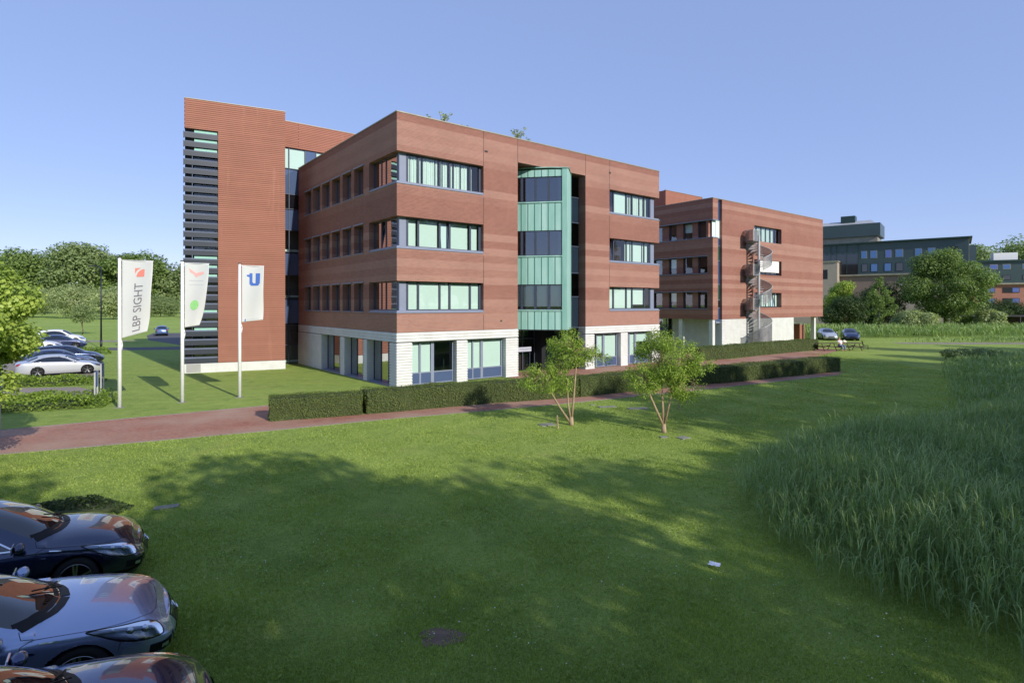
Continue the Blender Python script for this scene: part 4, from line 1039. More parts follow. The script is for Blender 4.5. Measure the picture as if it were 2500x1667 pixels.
        [ribbon('pillar', dens([(-2.55, 4.35), (-2.60, 5.65)]), .09, M['plastic'], .0035, (s_,)) for s_ in (1, -1)]
        ribbon('panel_gap', dens([(-.13, 5.95), (-.07, 6.6), (-.045, 7.9)]), .007, M['plastic'], .0012)
        ribbon('panel_gap', dens([(-.50, 2.7), (-.52, 2.4), (-.54, 2.0)]), .006, M['plastic'], .0012)
        ribbon('cowl', dens([(-1.085, 7.95), (-1.12, 7.4), (-1.18, 6.95), (-1.30, 6.45), (-1.45, 6.02)]), .095, M['plastic'], .006)
        ribbon('windshield_band', dens([(-1.175, 7.95), (-1.21, 7.4), (-1.27, 6.95), (-1.38, 6.5), (-1.52, 6.2)]), .06, M['plastic'], .002)
        for sg, x0 in ((1, 0),):
            mb = MB(); a, _ = on(-1.16, 7.3, .03, 1); b_, _ = on(-1.42, 7.85, .025, -1); mb.tube([a, a.lerp(b_, .5) + Vector((0, 0, .01)), b_], .010, 5)
            a, _ = on(-1.22, 6.7, .03, 1); b_, _ = on(-1.30, 7.6, .02, 1); mb.tube([a, b_], .010, 5)
            mb.build('wiper', M['plastic'], t)
        # side repeater and chrome strip doubling as a white reflection highlight on the wing
        [ribbon('wing_highlight_trim', dens([(-1.10, 3.5), (-1.26, 3.6)], 5), .014, M['chrome'], .006, (s_,)) for s_ in (1, -1)]
        [ribbon('side_lamp', dens([(-1.30, 2.85), (-1.36, 2.9)], 3), .025, M['chrome'], .008, (s_,)) for s_ in (1, -1)]
    # fog lamps and lower grille
    ribbon('lower_grille', dens([(-.02, 1.5), (-.012, 1.5)], 2), .1, M['plastic'], .01)
    def npatch(mb, y0, y1, z0, z1, off_, n=14):
        vs = []
        for i in range(n + 1):
            y = y0 + (y1 - y0) * i / n; x = .055 * (1 - min(1, (y / .54) ** 2)) + off_
            vs += [(x, y, z0), (x, y, z1)]
        mb.add(vs, [(2 * i, 2 * i + 2, 2 * i + 3, 2 * i + 1) for i in range(n)])
    mb = MB(); npatch(mb, -.46, .46, .27, .37, .006); mb.build('air_intake', M['plastic'], t)
    if detail:
        [ribbon('fog_lamp_recess', dens([(-.03, 1.35), (-.10, 1.3), (-.24, 1.45)], 5), .10, M['plastic'], .006, (s_,)) for s_ in (1, -1)]
        [ribbon('fog_lamp', dens([(-.07, 1.30), (-.13, 1.33)], 4), .045, M['lampchrome'], .014, (s_,)) for s_ in (1, -1)]
        ribbon('bumper_blade', dens([(-.02, .8), (-.08, .75), (-.25, .75), (-.42, .9)], 5), .035, M['chrome'] if kind == 'sedan' else M['plastic'], .01)
    mb = MB(); npatch(mb, -.36, .36, .44, .56, .006); gr = mb.build('grille', M['plastic'], t)
    if detail:
        mb = MB()
        npatch(mb, -.37, .37, .548, .572, .012); 
        for q in range(3): npatch(mb, -.35, .35, .46 + q * .03, .467 + q * .03, .010)
        mb.build('grille_bar', M['chrome'], gr)
        mb = MB(); mb.lathe([(.05, .016), (.062, .016), (.062, .03), (.05, .03), (.05, .016)], 24, 'z'); 
        mb.v = [(z + .055, x, y + .505) for x, y, z in mb.v]; mb.build('emblem', M['chrome'], gr, True)
        mb = MB(); npatch(mb, -.26, .26, .33, .43, .014); mb.build('number_plate', simple('plate yellow', (206, 170, 40), .4), t)
    # mirrors
    for sg in (1, -1):
        mb = MB(); mb.ball((-1.62, sg * 1.0, 1.0), .12, 8, (.62, .95, .62)); mr = mb.build('mirror', paintm, t, True)
        mb = MB(); mb.box(-1.66, -1.58, min(sg * .84, sg * .95), max(sg * .84, sg * .95), .93, .965); mb.build('mirror_arm', M['plastic'], mr)
        if detail:
            mb = MB(); mb.box(-1.715, -1.69, min(sg * .9, sg * 1.1), max(sg * .9, sg * 1.1), .945, 1.055); mb.build('mirror_glass', M['chrome'], mr, bevel=.01)
            for hx in (-2.35, -3.2):
                p, n_ = on(hx, 3.75, .03, sg); mb = MB(); mb.tube([p + Vector((.1, 0, -.0)), p, p + Vector((-.1, 0, .0))], [.014, .02, .014], 6); mb.build('door_handle', paintm if kind != 'sedan' else M['chrome'], t, True)
    # wheels
    for wx in WX:
        for sg in (1, -1):
            y = sg * .78; yo = sg * .905
            mb = MB(); mb.lathe([(.20, y - sg * .12), (.315, y - sg * .12), (.335, y - sg * .07), (.335, y + sg * .06), (.318, y + sg * .095), (.245, y + sg * .10), (.235, y + sg * .085), (.20, y)], 36, 'y', (wx, 0, WR))
            wh = mb.build('wheel', M['rubber'], t, True)
            mb = MB(); mb.lathe([(.238, y + sg * .10), (.25, y + sg * .09), (.232, y + sg * .06), (.22, y - sg * .05)], 36, 'y', (wx, 0, WR))
            mb.lathe([(.0, y + sg * .065), (.055, y + sg * .065), (.07, y + sg * .045), (.07, y + sg * .01)], 24, 'y', (wx, 0, WR))
            ns = 5
            for k in range(ns):
                for dd in (-.13, .13):
                    a = 2 * math.pi * k / ns + .3; a2 = a + dd * .9; a1 = a + dd * 1.9
                    def pt(r_, an, yy): return (wx + r_ * math.cos(an), yy, WR + r_ * math.sin(an))
                    wd = .016
                    va = [pt(.06, a1 - .22, y + sg * .06), pt(.06, a1 + .22, y + sg * .06), pt(.235, a2 + .07, y + sg * .088), pt(.235, a2 - .07, y + sg * .088),
                          pt(.06, a1 - .22, y + sg * .02), pt(.06, a1 + .22, y + sg * .02), pt(.235, a2 + .07, y + sg * .05), pt(.235, a2 - .07, y + sg * .05)]
                    mb.add(va, [(0, 1, 2, 3), (7, 6, 5, 4), (0, 4, 5, 1), (1, 5, 6, 2), (2, 6, 7, 3), (3, 7, 4, 0)])
            mb.build('rim', M['alloy'], wh)
            mb = MB(); mb.lathe([(0, y - sg * .02), (.225, y - sg * .02)], 24, 'y', (wx, 0, WR)); mb.build('brake_disc', M['plastic'], wh)
    # dark wheel housings and floor
    mb = MB()
    for wx in WX:
        for sg in (1, -1): mb.lathe([(.384, sg * .835), (.40, sg * .5), (0.0, sg * .5)], 32, 'y', (wx, 0, WR))
    mb.box(-LEN + .3, -.25, -.78, .78, .17, .24); mb.build('wheel_housing', M['plastic'], t)
    # rake of the nose: bonnet edge set back, bumper forward
    for o in t.children_recursive if hasattr(t, 'children_recursive') else []:
        pass
    for o in [x for k_ in KIDS[t.name] for x in [k_] + KIDS.get(k_.name, []) + [z for y in KIDS.get(k_.name, []) for z in KIDS.get(y.name, [])]]:
        if o.name.split('.')[0] in ('wheel', 'rim', 'brake_disc', 'wheel_housing'): continue
        me = o.data; n_ = len(me.vertices); co = np.empty(n_ * 3, np.float32); me.vertices.foreach_get('co', co); co = co.reshape(-1, 3)
        wgt = np.exp(np.minimum(co[:, 0], 0) / .28)
        co[:, 0] -= wgt * (.75 * np.maximum(0, co[:, 2] - .44) ** 1.15 + .55 * np.maximum(0, .36 - co[:, 2]))
        co[:, 0] += wgt * .06
        me.vertices.foreach_set('co', co.ravel()); me.update()
    return t
M['lampdark'] = simple('lamp housing', (120, 134, 160), .2, .8)
P_grey = paint('blue grey car paint', (150, 165, 198), metal=.7, rough=.26)
P_dark = paint('dark blue car paint', (40, 50, 78), metal=.8, rough=.2)
P_black = paint('black blue car paint', (48, 62, 100), metal=.8, rough=.2)
P_silver = paint('silver car paint', (196, 200, 206), metal=.45, rough=.35)
P_navy = paint('navy car paint', (30, 44, 82), metal=.3, rough=.3)
P_white = paint('white car paint', (214, 216, 220), metal=0, rough=.4)
P_blue = paint('mid blue car paint', (64, 86, 124), metal=.4, rough=.35)
HD = 34.0
make_car('parked_car', 'blue grey saloon car with chrome window trim between two darker cars at the lower left', P_grey, (-4.74, 7.80, 0), HD, 'sedan', 360, 80)
make_car('parked_car', 'dark blue car with open round headlights, nearest to the lawn shrub at the left', P_dark, (-6.55, 10.02, 0), HD, 'hatch', 320, 70, (.93, .98, 1.05))
make_car('parked_car', 'black blue car cut off by the bottom left edge, only bonnet and windscreen visible', P_black, (-3.16, 5.97, 0), HD, 'hatch', 320, 70, (1.02, .97, .99))
# cars of the far parking rows
LOW = dict(nx=110, nv=40, detail=False)
make_car('parked_car', 'silver coupe parked behind the low leafy planting on the left', P_silver, (-28.3, 39.2, 0), 42, 'sedan', scale=(.93, .95, .92), **LOW)
make_car('parked_car', 'navy car directly behind the silver coupe', P_navy, (-31.2, 42.6, 0), 40, 'sedan', scale=(.92, .95, .95), **LOW)
make_car('parked_car', 'dark blue estate car, third in the row behind the silver coupe', P_dark, (-32.6, 45.3, 0), 38, 'hatch', scale=(.95, .97, 1.0), **LOW)
make_car('parked_car', 'white car half hidden by the leafy tree in the back parking row', P_white, (-45.5, 57.5, 0), 35, 'hatch', scale=(.95, .97, 1.0), **LOW)
make_car('parked_car', 'dark car with headlight facing right in the back parking row', P_navy, (-45.7, 61.0, 0), 35, 'sedan', scale=(.92, .95, 1.0), **LOW)
make_car('parked_car', 'white van like car standing last in the back parking row', P_white, (-49.5, 66.0, 0), 35, 'hatch', scale=(.95, 1, 1.2), **LOW)
make_car('parked_car', 'blue hatchback seen from behind at the end of the asphalt road', P_blue, (-53.5, 86.8, 0), 122, 'hatch', scale=(.85, .93, 1.0), **LOW)
make_car('parked_car', 'silver car parked beside the low brick shed on the right', P_silver, (41.0, 73.0, 0), -106, 'hatch', scale=(.9, .95, 1.0), **LOW)
make_car('parked_car', 'dark blue car with bright headlight parked on the right beside the silver one', P_navy, (43.4, 72.4, 0), -112, 'hatch', scale=(.85, .95, 1.0), **LOW)
# ------------------------------------------------------------------ hedges
def hedge(name, label, pts, w, h, seed, mat='leaf_hedge', size=.05, dens=800, group=None, cat='hedge', wob=.03):
    """clipped hedge along a centre line: dark core with a fine leaf skin"""
    rng = np.random.default_rng(seed); t = thing(name, label, cat, (pts[0][0], pts[0][1], 0), 0, group)
    o = np.array(pts[0]); core = MB(); Ps = []; Ns = []
    for a, b in zip(pts[:-1], pts[1:]):
        a = np.array(a) - o; b = np.array(b) - o; d = b - a; L_ = np.linalg.norm(d); d /= L_; n = np.array([-d[1], d[0]])
        core.prism([tuple(a - n * (w / 2 - .05) + d * .04), tuple(b - n * (w / 2 - .05) - d * .04), tuple(b, ) if False else tuple(b + d * .0), tuple(b + n * (w / 2 - .05) - d * .04), tuple(a + n * (w / 2 - .05) + d * .04), tuple(a)], 0, h - .05)
        for face, area in (('f', L_ * h), ('k', L_ * h * .6), ('t', L_ * w), ('e0', w * h), ('e1', w * h)):
            if face == 'e0' and not np.allclose(a, 0): continue
            m = int(area * dens); u = rng.random(m); v = rng.random(m)
            if face == 'f': p = a[None] + d * (u * L_)[:, None] - n * w / 2; z = v * h; nn = np.array([-n[0], -n[1], 0])
            elif face == 'k': p = a[None] + d * (u * L_)[:, None] + n * w / 2; z = v * h; nn = np.array([n[0], n[1], 0])
            elif face == 't': p = a[None] + d * (u * L_)[:, None] + n * ((v - .5) * w)[:, None]; z = np.full(m, h); nn = np.array([0, 0, 1.])
            elif face == 'e0': p = a[None] + n * ((u - .5) * w)[:, None]; z = v * h; nn = np.array([-d[0], -d[1], 0])
            else: p = b[None] + n * ((u - .5) * w)[:, None]; z = v * h; nn = np.array([d[0], d[1], 0])
            P = np.column_stack([p, z])
            wave = wob * (np.sin(P[:, 0] * 2.1 + P[:, 2] * 3 + seed) + np.sin(P[:, 0] * 5.3 + P[:, 1] * 3.7) * .6 + np.sin(P[:, 1] * 7.7 + P[:, 2] * 6) * .4)
            P = P + nn[None] * (wave + rng.normal(0, .012, m))[:, None]; Ps.append(P); Ns.append(np.repeat(nn[None], m, 0))
    P = np.concatenate(Ps); V, F = leaf_arrays(P, size, rng, .6, .1, 0, np.concatenate(Ns))
    tone = np.clip(rng.normal(.5, .13, len(P)) + .15 * np.sin(P[:, 0] * 1.3 + P[:, 1]) * np.sin(P[:, 0] * 4.1 + P[:, 2] * 5), 0, 1)
    core.build('branches', M['hedgecore'], t); np_mesh('foliage', V, F, M[mat], t, tone); return t
M['hedgecore'] = plain('hedge twigs', (58, 68, 36), .9, 0, .4, 8)
def off(pts, k):
    out = []
    for i, p in enumerate(pts):
        a = Vector(pts[max(i - 1, 0)]); b = Vector(pts[min(i + 1, len(pts) - 1)]); d = (b - a).normalized(); out.append((p[0] - d.y * k, p[1] + d.x * k))
    return out
hedge('clipped_hedge', 'short clipped hedge at the left, next to the wide red path', off([(-9.6, 22.45), (-6.26, 23.87)], .55), 1.1, .92, 3)
hedge('clipped_hedge', 'long clipped hedge along the red path in front of the large office block', off([(-6.12, 23.95), (-.96, 26.6), (3.4, 28.4), (10.0, 32.4), (13.4, 33.9), (22.8, 39.4)], .55), 1.1, .98, 5)
hedge('clipped_hedge', 'clipped hedge in front of the second office block and its spiral stairs', off([(15.3, 46.2), (31.3, 58.0)], .7), 1.4, 1.08, 7, size=.08, dens=220)
# low planting beds at the car park
def planting(name, label, poly, h, seed, mat, size, dens, group=None, cat='planting'):
    rng = np.random.default_rng(seed); xs = [p[0] for p in poly]; ys = [p[1] for p in poly]; cx, cy = sum(xs) / len(xs), sum(ys) / len(ys)
    t = thing(name, label, cat, (cx, cy, 0), 0, group); area = (max(xs) - min(xs)) * (max(ys) - min(ys)); n = int(area * dens)
    P = np.column_stack([rng.uniform(min(xs), max(xs), n), rng.uniform(min(ys), max(ys), n)]); sd, _ = poly_sd(P, poly); P = P[sd < 0]; sd = -sd[sd < 0]
    hh = h * np.clip(sd / .35, .25, 1) * (.75 + .25 * np.sin(P[:, 0] * 1.9 + seed) * np.sin(P[:, 1] * 2.3)) ; z = hh * (1 - rng.random(len(P))**2 * .6)
    Q = np.column_stack([P[:, 0] - cx, P[:, 1] - cy, z]); V, F = leaf_arrays(Q, size, rng, .6, .6)
    tone = np.clip(rng.normal(.5, .2, len(Q)) + .2 * np.sin(P[:, 0] * 1.1) * np.cos(P[:, 1] * 1.7), 0, 1)
    np_mesh('foliage', V, F, M[mat], t, tone)
    mb = MB(); mb.prism([((x - cx) * .8, (y - cy) * .8) for x, y in poly], 0, h * .4); mb.build('stems', M['hedgecore'], t); return t
planting('shrub_bed', 'low leafy shrub bed between the silver coupe and the pale gravel strip', [(-24.0, 32.6), (-24.6, 34.6), (-36, 34.0), (-36, 31.0), (-30.4, 31.0)], .55, 1, 'leaf_cover', .13, 260)
planting('shrub_bed', 'low bright green shrub bed beside the red path near the white sign', [(-18.3, 25.5), (-19.4, 28.2), (-30, 26.6), (-30, 23.2), (-21.5, 24.1)], .62, 2, 'leaf_cover', .12, 300)
planting('shrub_bed', 'narrow green bed in front of the white cars of the back parking row', [(-37.5, 53.2), (-39.2, 55.6), (-50, 55.0), (-50, 52.0)], .6, 3, 'leaf_cover', .2, 90)
planting('low_shrub', 'small dark prickly shrub on the lawn behind the dark blue car', [(-11.0, 12.1), (-9.6, 12.3), (-8.7, 12.5), (-8.6, 13.0), (-9.5, 13.4), (-11.2, 13.0)], .30, 4, 'leaf_dark', .08, 900, cat='shrub')
sheet('gravel', [(-24.3, 31.9), (-19.6, 28.4), (-34, 26.8), (-36, 30.6)], .007, 'greypave')

# ------------------------------------------------------------------ two young multi-stem trees on the lawn
def young_tree(x, y, label, stems, lobes, seed, per, leaf):
    rng = np.random.default_rng(seed); t = thing('young_tree', label, 'tree', (x, y, 0), 0, 'young multi stem trees on the lawn'); mb = MB(); cl = []
    mb.tube([(0, 0, -.05), (0, 0, .1), (0, 0, .32)], [.11, .09, .075], 8)
    for s in stems: mb.tube(s, list(np.linspace(.05, .018, len(s))), 7)
    for (cx, cy, cz, rx, ry, rz, n) in lobes:
        near_ = min((Vector(p) for s in stems for p in s[1:]), key=lambda p: (p - Vector((cx, cy, cz))).length)
        for i in range(n):
            d = rng.normal(size=3); d /= np.linalg.norm(d); k = rng.uniform(.3, 1) ** .5
            c = (cx + d[0] * k * rx, cy + d[1] * k * ry, cz + d[2] * k * rz); cl.append((*c, rng.uniform(.15, .34)))
            if i % 2 == 0:
                e = Vector(c); m_ = near_.lerp(e, .5) + Vector((0, 0, .08)); mb.tube([near_, m_, e], [.014, .010, .004], 4, False)
    mb.build('trunk', M['bark_pale'], t, True, False)
    crown('crown', M['leaf_young'], t, cl, per * 1.0, leaf * .62, seed + 7, .45, .15, .9, .15, .9)
    return t
young_tree(2.28, 21.86, 'left one of two young multi stem trees, thinner, with two leaf masses',
    [[(0, 0, .1), (.08, 0, .9), (.16, .05, 1.9), (.25, .1, 2.9), (.3, .1, 3.4)], [(0, 0, .1), (-.12, .05, .8), (-.15, .1, 1.6), (-.3, .1, 2.4)], [(-.05, 0, .1), (-.45, -.05, .7), (-.8, -.1, 1.3), (-1.0, -.1, 1.9)]],
    [(-.15, .1, 2.95, .75, .7, .75, 52), (.35, .1, 2.7, .5, .6, .5, 20), (-1.1, -.1, 1.75, .85, .7, .55, 46), (-.35, 0, 1.7, .5, .5, .5, 16), (1.0, .1, 2.65, .55, .4, .35, 12), (-.6, 0, 2.35, .6, .5, .4, 12)], 11, 1250, .125)
young_tree(5.5, 20.6, 'right one of two young multi stem trees, with the fuller crown',
    [[(0, 0, .2), (-.35, 0, 1.0), (-.65, 0, 1.7), (-.8, 0, 2.4)], [(0, 0, .2), (-.02, .1, 1.2), (-.1, .15, 2.4), (-.1, .1, 3.4)], [(0, 0, .2), (.2, -.05, 1.1), (.4, -.05, 2.0), (.6, -.1, 2.9)]],
    [(.15, 0, 2.75, 1.25, 1.0, .75, 95), (0, 0, 3.3, .7, .7, .42, 30), (-.75, 0, 1.95, .7, .7, .65, 42), (.75, 0, 1.75, .6, .6, .6, 34), (1.25, 0, 2.5, .6, .5, .35, 18), (0, 0, 1.9, .7, .6, .6, 26)], 23, 1250, .125)

# ------------------------------------------------------------------ big leafy tree at the left edge
tree('leafy_tree', 'broad maple like tree with yellowing leaf tips at the left edge, covering the parking rows', 'tree', -15.7, 14.3, 6.3, 3.3, 'leaf_maple', 31, .8, 120, .72, 900, .115, None, 'bark', .16, -.95, zc=3.75, rz=2.65, aspect=.75)

# ------------------------------------------------------------------ background trees on the left
bgl = [(-168, 172, 18, 11), (-150, 165, 19, 11), (-137, 162, 20.5, 11), (-120, 160, 22.5, 12), (-105, 158, 19.5, 10), (-92, 162, 15, 9), (-80, 158, 17, 10), (-184, 166, 17, 11), (-66, 162, 16, 9)]
for i, (x, y, h, r) in enumerate(bgl):
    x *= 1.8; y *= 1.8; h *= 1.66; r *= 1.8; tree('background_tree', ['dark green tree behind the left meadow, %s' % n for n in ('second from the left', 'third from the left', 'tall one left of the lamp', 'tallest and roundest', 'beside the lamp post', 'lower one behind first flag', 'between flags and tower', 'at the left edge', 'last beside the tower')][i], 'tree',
         x, y, h, r, 'leaf_hazed' if i % 2 else 'leaf', 40 + i, h * .08, 84, r * .30, 230, 1.4, 'trees behind the left meadow', bottom=-.9)
wl = [(-86, 112, 9, 6.5), (-73, 104, 7.5, 5), (-64, 118, 7, 5.5), (-100, 118, 8.5, 7), (-58, 108, 5.6, 4.5), (-78, 126, 6, 6), (-50, 122, 6, 5), (-112, 125, 8, 7), (-92, 128, 6.5, 6)]
for i, (x, y, h, r) in enumerate(wl):
    x *= 1.7; y *= 1.7; h *= 1.3; r *= 1.3; tree('willow_bush', ['round grey green bush on the meadow, %s' % n for n in ('largest, above the white cars', 'left of the lamp post', 'directly behind the first flag', 'half hidden by the leafy tree', 'small, beside the blue hatchback', 'in the gap left of the lamp post', 'between the second flag and the louvres', 'hidden furthest left', 'low one under the dark tree row')][i], 'bush',
         x, y, h, r, 'leaf_willow' if i != 5 else 'leaf_hazed', 60 + i, .2, 44, r * .36, 300, .48, 'bushes on the left meadow', bottom=-.95)
tree('small_tree', 'small round green sapling standing on the meadow behind the lamp post', 'tree', -66.5, 88, 4.6, 2.2, 'leaf_hazed', 77, 1.4, 22, .8, 130, .25)
# ------------------------------------------------------------------ trees on the right
tree('large_tree', 'largest broad green tree in front of the dark green office', 'tree', 72.5, 95, 13.9, 7.2, 'leaf', 81, 1.4, 120, 1.7, 430, .30, bottom=-.95, aspect=.6)
def conical(x, y, h, r, label, seed, mat='leaf'):
    rng = np.random.default_rng(seed); t = thing('conical_tree', label, 'tree', (x, y, 0)); cl = []
    for i in range(60):
        k = rng.random() ** .7; z = h * (.24 + .74 * k); rr = r * (1 - k) ** .8 + .15; a = rng.uniform(0, 6.28); q = rng.random() ** .5
        cl.append((rr * q * math.cos(a), rr * q * math.sin(a), z, .35 + .5 * (1 - k)))
    mb = MB(); mb.tube([(0, 0, -.1), (0, 0, h * .5), (0, 0, h * .97)], [.13, .09, .02], 8)
    for c_ in cl[:18]: mb.tube([(0, 0, c_[2] - .4), c_[:3]], [.035, .012], 4, False)
    mb.build('trunk', M['bark'], t, True); crown('crown', M[mat], t, cl, 240, .22, seed + 5); return t
conical(54.0, 83.6, 9.0, 2.7, 'slim conical tree with a straight bare trunk left of the largest tree', 83)
rt = [('leafy_tree', 'dark rounded tree directly left of the largest tree', 64.5, 100, 8.6, 4.6, 'leaf_dark'),
      ('leafy_tree', 'bright yellow green tree beside the right corner of the second office block', 62, 108, 9.4, 3.4, 'leaf_maple'),
      ('shrub_mass', 'dark wide shrub below the beige wing, right of the second office block', 57.5, 98, 5.8, 4.2, 'leaf_dark'),
      ('shrub_mass', 'dark shrub between the conical tree and the beige wing', 63.0, 103, 6.2, 4.6, 'leaf_dark'),
      ('shrub_mass', 'dark bush right of the largest tree below the salmon brick', 84.5, 103, 5.0, 4.8, 'leaf_dark'),
      ('shrub_mass', 'dark bush at the right edge under the salmon brick building', 92.5, 106, 5.4, 5.2, 'leaf_dark'),
      ('shrub_mass', 'dark purple leaved bush at the far right edge', 99.5, 103, 7.6, 4.4, 'leaf_dark'),
      ('willow_bush', 'pale grey green willow bush in the reeds right of the largest tree', 76.0, 90.5, 3.8, 2.6, 'leaf_willow'),
      ('willow_bush', 'pale green willow bush at the right edge of the reed bank', 87.5, 92, 5.8, 3.2, 'leaf_willow'),
      ('willow_bush', 'low grey green bush in the reeds below the largest tree', 62.5, 88.5, 3.7, 3.4, 'leaf_willow')]
for i, (nm, lb, x, y, h, r, m_) in enumerate(rt):
    tree(nm, lb, 'tree' if 'tree' in nm else 'bush', x, y, h, r, m_, 90 + i, h * .06, 44, r * .36, 330, .28, bottom=-.85)
wo_ = [(150, 190, 26, 15), (168, 188, 28, 14), (186, 186, 27, 14), (134, 196, 22, 12), (205, 190, 27, 14)]
for i, (x, y, h, r) in enumerate(wo_):
    tree('background_tree', ['tree on the skyline above the far right building, %s' % n for n in ('left one', 'second from the left', 'third from the left', 'lowest one, beside the white unit', 'right edge one')][i], 'tree', x, y, h - 1, r, 'leaf_hazed', 110 + i, 3, 70, r * .3, 200, .9, 'trees on the right skyline', bottom=-.8)
# bicycle shed with planted roof
SH = thing('bicycle_shed', 'low dark shelter with planted roof behind the reeds at the right', 'shelter', (79, 100, 0), R(-8))
b = MB(); b.box(0, 16, 0, 3, 2.5, 2.75); b.build('roof', M['dark'], SH)
for q in range(6):
    b = MB(); b.box(q * 3.1, q * 3.1 + .15, 0, .15, 0, 2.5); b.build('post', M['dark'], SH)
b = MB(); b.box(0, 16, 2.8, 3, 0, 2.5); b.build('back_wall', M['wood'], SH)

# ------------------------------------------------------------------ shade trees beside and behind the viewpoint
sh = [(10.5, -4.5, 14.5, 5.0), (17, -8.5, 17.5, 5.4), (24, -8, 17, 5.2), (30.5, -4.0, 19.5, 5.4), (5.5, -9.5, 16.5, 5.0),
      (36.5, 0, 20, 5.6), (42, 5, 20.5, 5.6), (46, 12, 20.5, 5.8), (50, 20, 21, 6), (57, 25, 17, 5.5), (64, 31, 20.5, 6.2), (73, 34, 20, 6.4), (83, 36, 20, 6), (37, -11, 19, 6), (23, -2.5, 14, 4.0), (14, -16, 19, 5.5), (28.5, 3, 18.5, 4.8), (34.5, 7.5, 20, 5), (40, 12, 20, 5.2), (60, 22, 20, 6), (45, 18, 19, 5), (8, -6.5, 12.5, 4.2)]
for i, (x, y, h, r) in enumerate(sh):
    tree('shade_tree', 'tall leafy tree beside the lawn throwing long shade over it', 'tree', x, y, h, r, 'leaf', 140 + i, 2.6, 52, r * .28, (100 if i in (1, 2) else 170) if i < 6 else 230, .42, 'tall trees shading the lawn', bottom=-.85)

# ------------------------------------------------------------------ reeds, grass blades, daisies
def inpoly(P, poly): sd, _ = poly_sd(P, poly); return sd < 0, -sd
def reeds(name, label, poly, n, h0, h1, seed, lw=.022, ll=.42, leaves=7, fade=None):
    rng = np.random.default_rng(seed); xs = [p[0] for p in poly]; ys = [p[1] for p in poly]
    P = np.column_stack([rng.uniform(min(xs), max(xs), n), rng.uniform(min(ys), max(ys), n)])
    # stand density and height vary in patches
    m, sd = inpoly(P, poly); P = P[m]; sd = sd[m]; kk = rng.random(len(P)) < np.clip(.10 + sd / 2.0, 0, 1); P = P[kk]; sd = sd[kk]
    pat = np.sin(P[:, 0] * .9 + 1.3) * np.sin(P[:, 1] * .7) + .5 * np.sin(P[:, 0] * 2.3 + P[:, 1] * 1.9)
    keep = rng.random(len(P)) < np.clip(.75 + .25 * pat, .3, 1); P = P[keep]; sd = sd[keep]; pat = pat[keep]; n = len(P)
    H = (rng.uniform(h0, h1, n) + .12 * pat) * np.clip(.34 + sd / 2.8, .3, 1)
    lean = rng.normal(0, .10, (n, 2)) + np.array([-.04, .06])
    V = []; F = []; T = []; base = 0
    tone = np.clip(rng.normal(.45, .16, n) + .1 * pat, 0, 1)
    # stems: thin two-segment blades
    def seg(A, Bm, C, w, tn, az):
        """curved blade through three points, as two quads (tip pointed)"""
        nonlocal base
        k = len(A); s = np.stack([np.cos(az), np.sin(az), np.zeros(k)], 1) * (w / 2)[:, None] if hasattr(w, '__len__') else np.stack([np.cos(az), np.sin(az), np.zeros(k)], 1) * w / 2
        Q = np.stack([A - s * .6, A + s * .6, Bm + s, Bm - s, C + s * .12, C - s * .12], 1).reshape(-1, 3); V.append(Q)
        i = np.arange(k) * 6 + base; F.append(np.stack([i, i + 1, i + 2, i + 3], 1)); F.append(np.stack([i + 3, i + 2, i + 4, i + 5], 1)); T.append(tn); T.append(tn); base += 6 * k
    B0 = np.column_stack([P, np.zeros(n)]); top = B0 + np.column_stack([lean * H[:, None], H]); mid = B0 + np.column_stack([lean * H[:, None] * .35, H * .5])
    seg(B0, mid, top, .012, tone * .8, rng.uniform(0, 3.14, n))
    for q in range(leaves):
        f = rng.uniform(.25, .97, n); az = rng.uniform(0, 6.28, n); L_ = ll * rng.uniform(.6, 1.25, n); el = rng.uniform(.95, 1.5, n)
        A = B0 + (top - B0) * f[:, None]; A[:, :2] -= lean * H[:, None] * (f * (1 - f) * .6)[:, None]
        dr = np.stack([np.cos(az) * np.cos(el), np.sin(az) * np.cos(el), np.sin(el)], 1)
        Bm = A + dr * (L_ * .55)[:, None]; C = Bm + np.stack([np.cos(az) * np.cos(el * .62), np.sin(az) * np.cos(el * .62), np.sin(el * .6) * rng.uniform(-.1, 1, n)], 1) * (L_ * .5)[:, None]
        seg(A, Bm, C, lw, np.clip(tone + rng.normal(0, .12, n) + f * .18, 0, 1), az + 1.57)
    V = np.concatenate(V); F = np.concatenate(F); T = np.concatenate(T)
    o = np_mesh(name, V, F, M['reed'], None, T); return tag(o, label, 'reeds', kind='stuff')
bed = [(5.6, 8.6), (5.1, 9.6), (4.9, 11.5), (5.4, 13.6), (6.4, 16.0), (8.0, 17.2), (11.0, 18.4), (14.0, 19.6), (17.2, 22.0), (26, 27), (24, 17), (15, 8.5), (9, 5), (7, 6.4)]
reeds('reed_bed', 'tall grey green reeds covering the ditch bank at the right', bed, 92000, 1.0, 1.5, 5, lw=.014, ll=.34, leaves=6)
bed2 = [(17.2, 22.0), (20.5, 27), (25.5, 33.5), (31.0, 41.0), (33.5, 44.5), (38, 47.5), (46, 49), (52, 46), (40, 36), (30, 26.5), (26, 24)]
reeds('ditch_grass', 'dark rough grass along the far part of the ditch at the right', bed2, 24000, .45, .8, 15, lw=.035, ll=.4, leaves=5)
far_bed = [(36, 76), (36, 84), (60, 92), (110, 96), (110, 88), (85, 82), (60, 78)]
reeds('reed_bank', 'band of pale reeds in front of the far trees at the right', far_bed, 16000, 1.0, 1.7, 6, lw=.06, ll=.6, leaves=6)
reeds('meadow_grass', 'rough tall grass behind the sunny strip of lawn', [(44, 68), (60, 74), (110, 84), (110, 74), (75, 66.5), (60, 67)], 9000, .4, .8, 8, lw=.06, ll=.4, leaves=5)
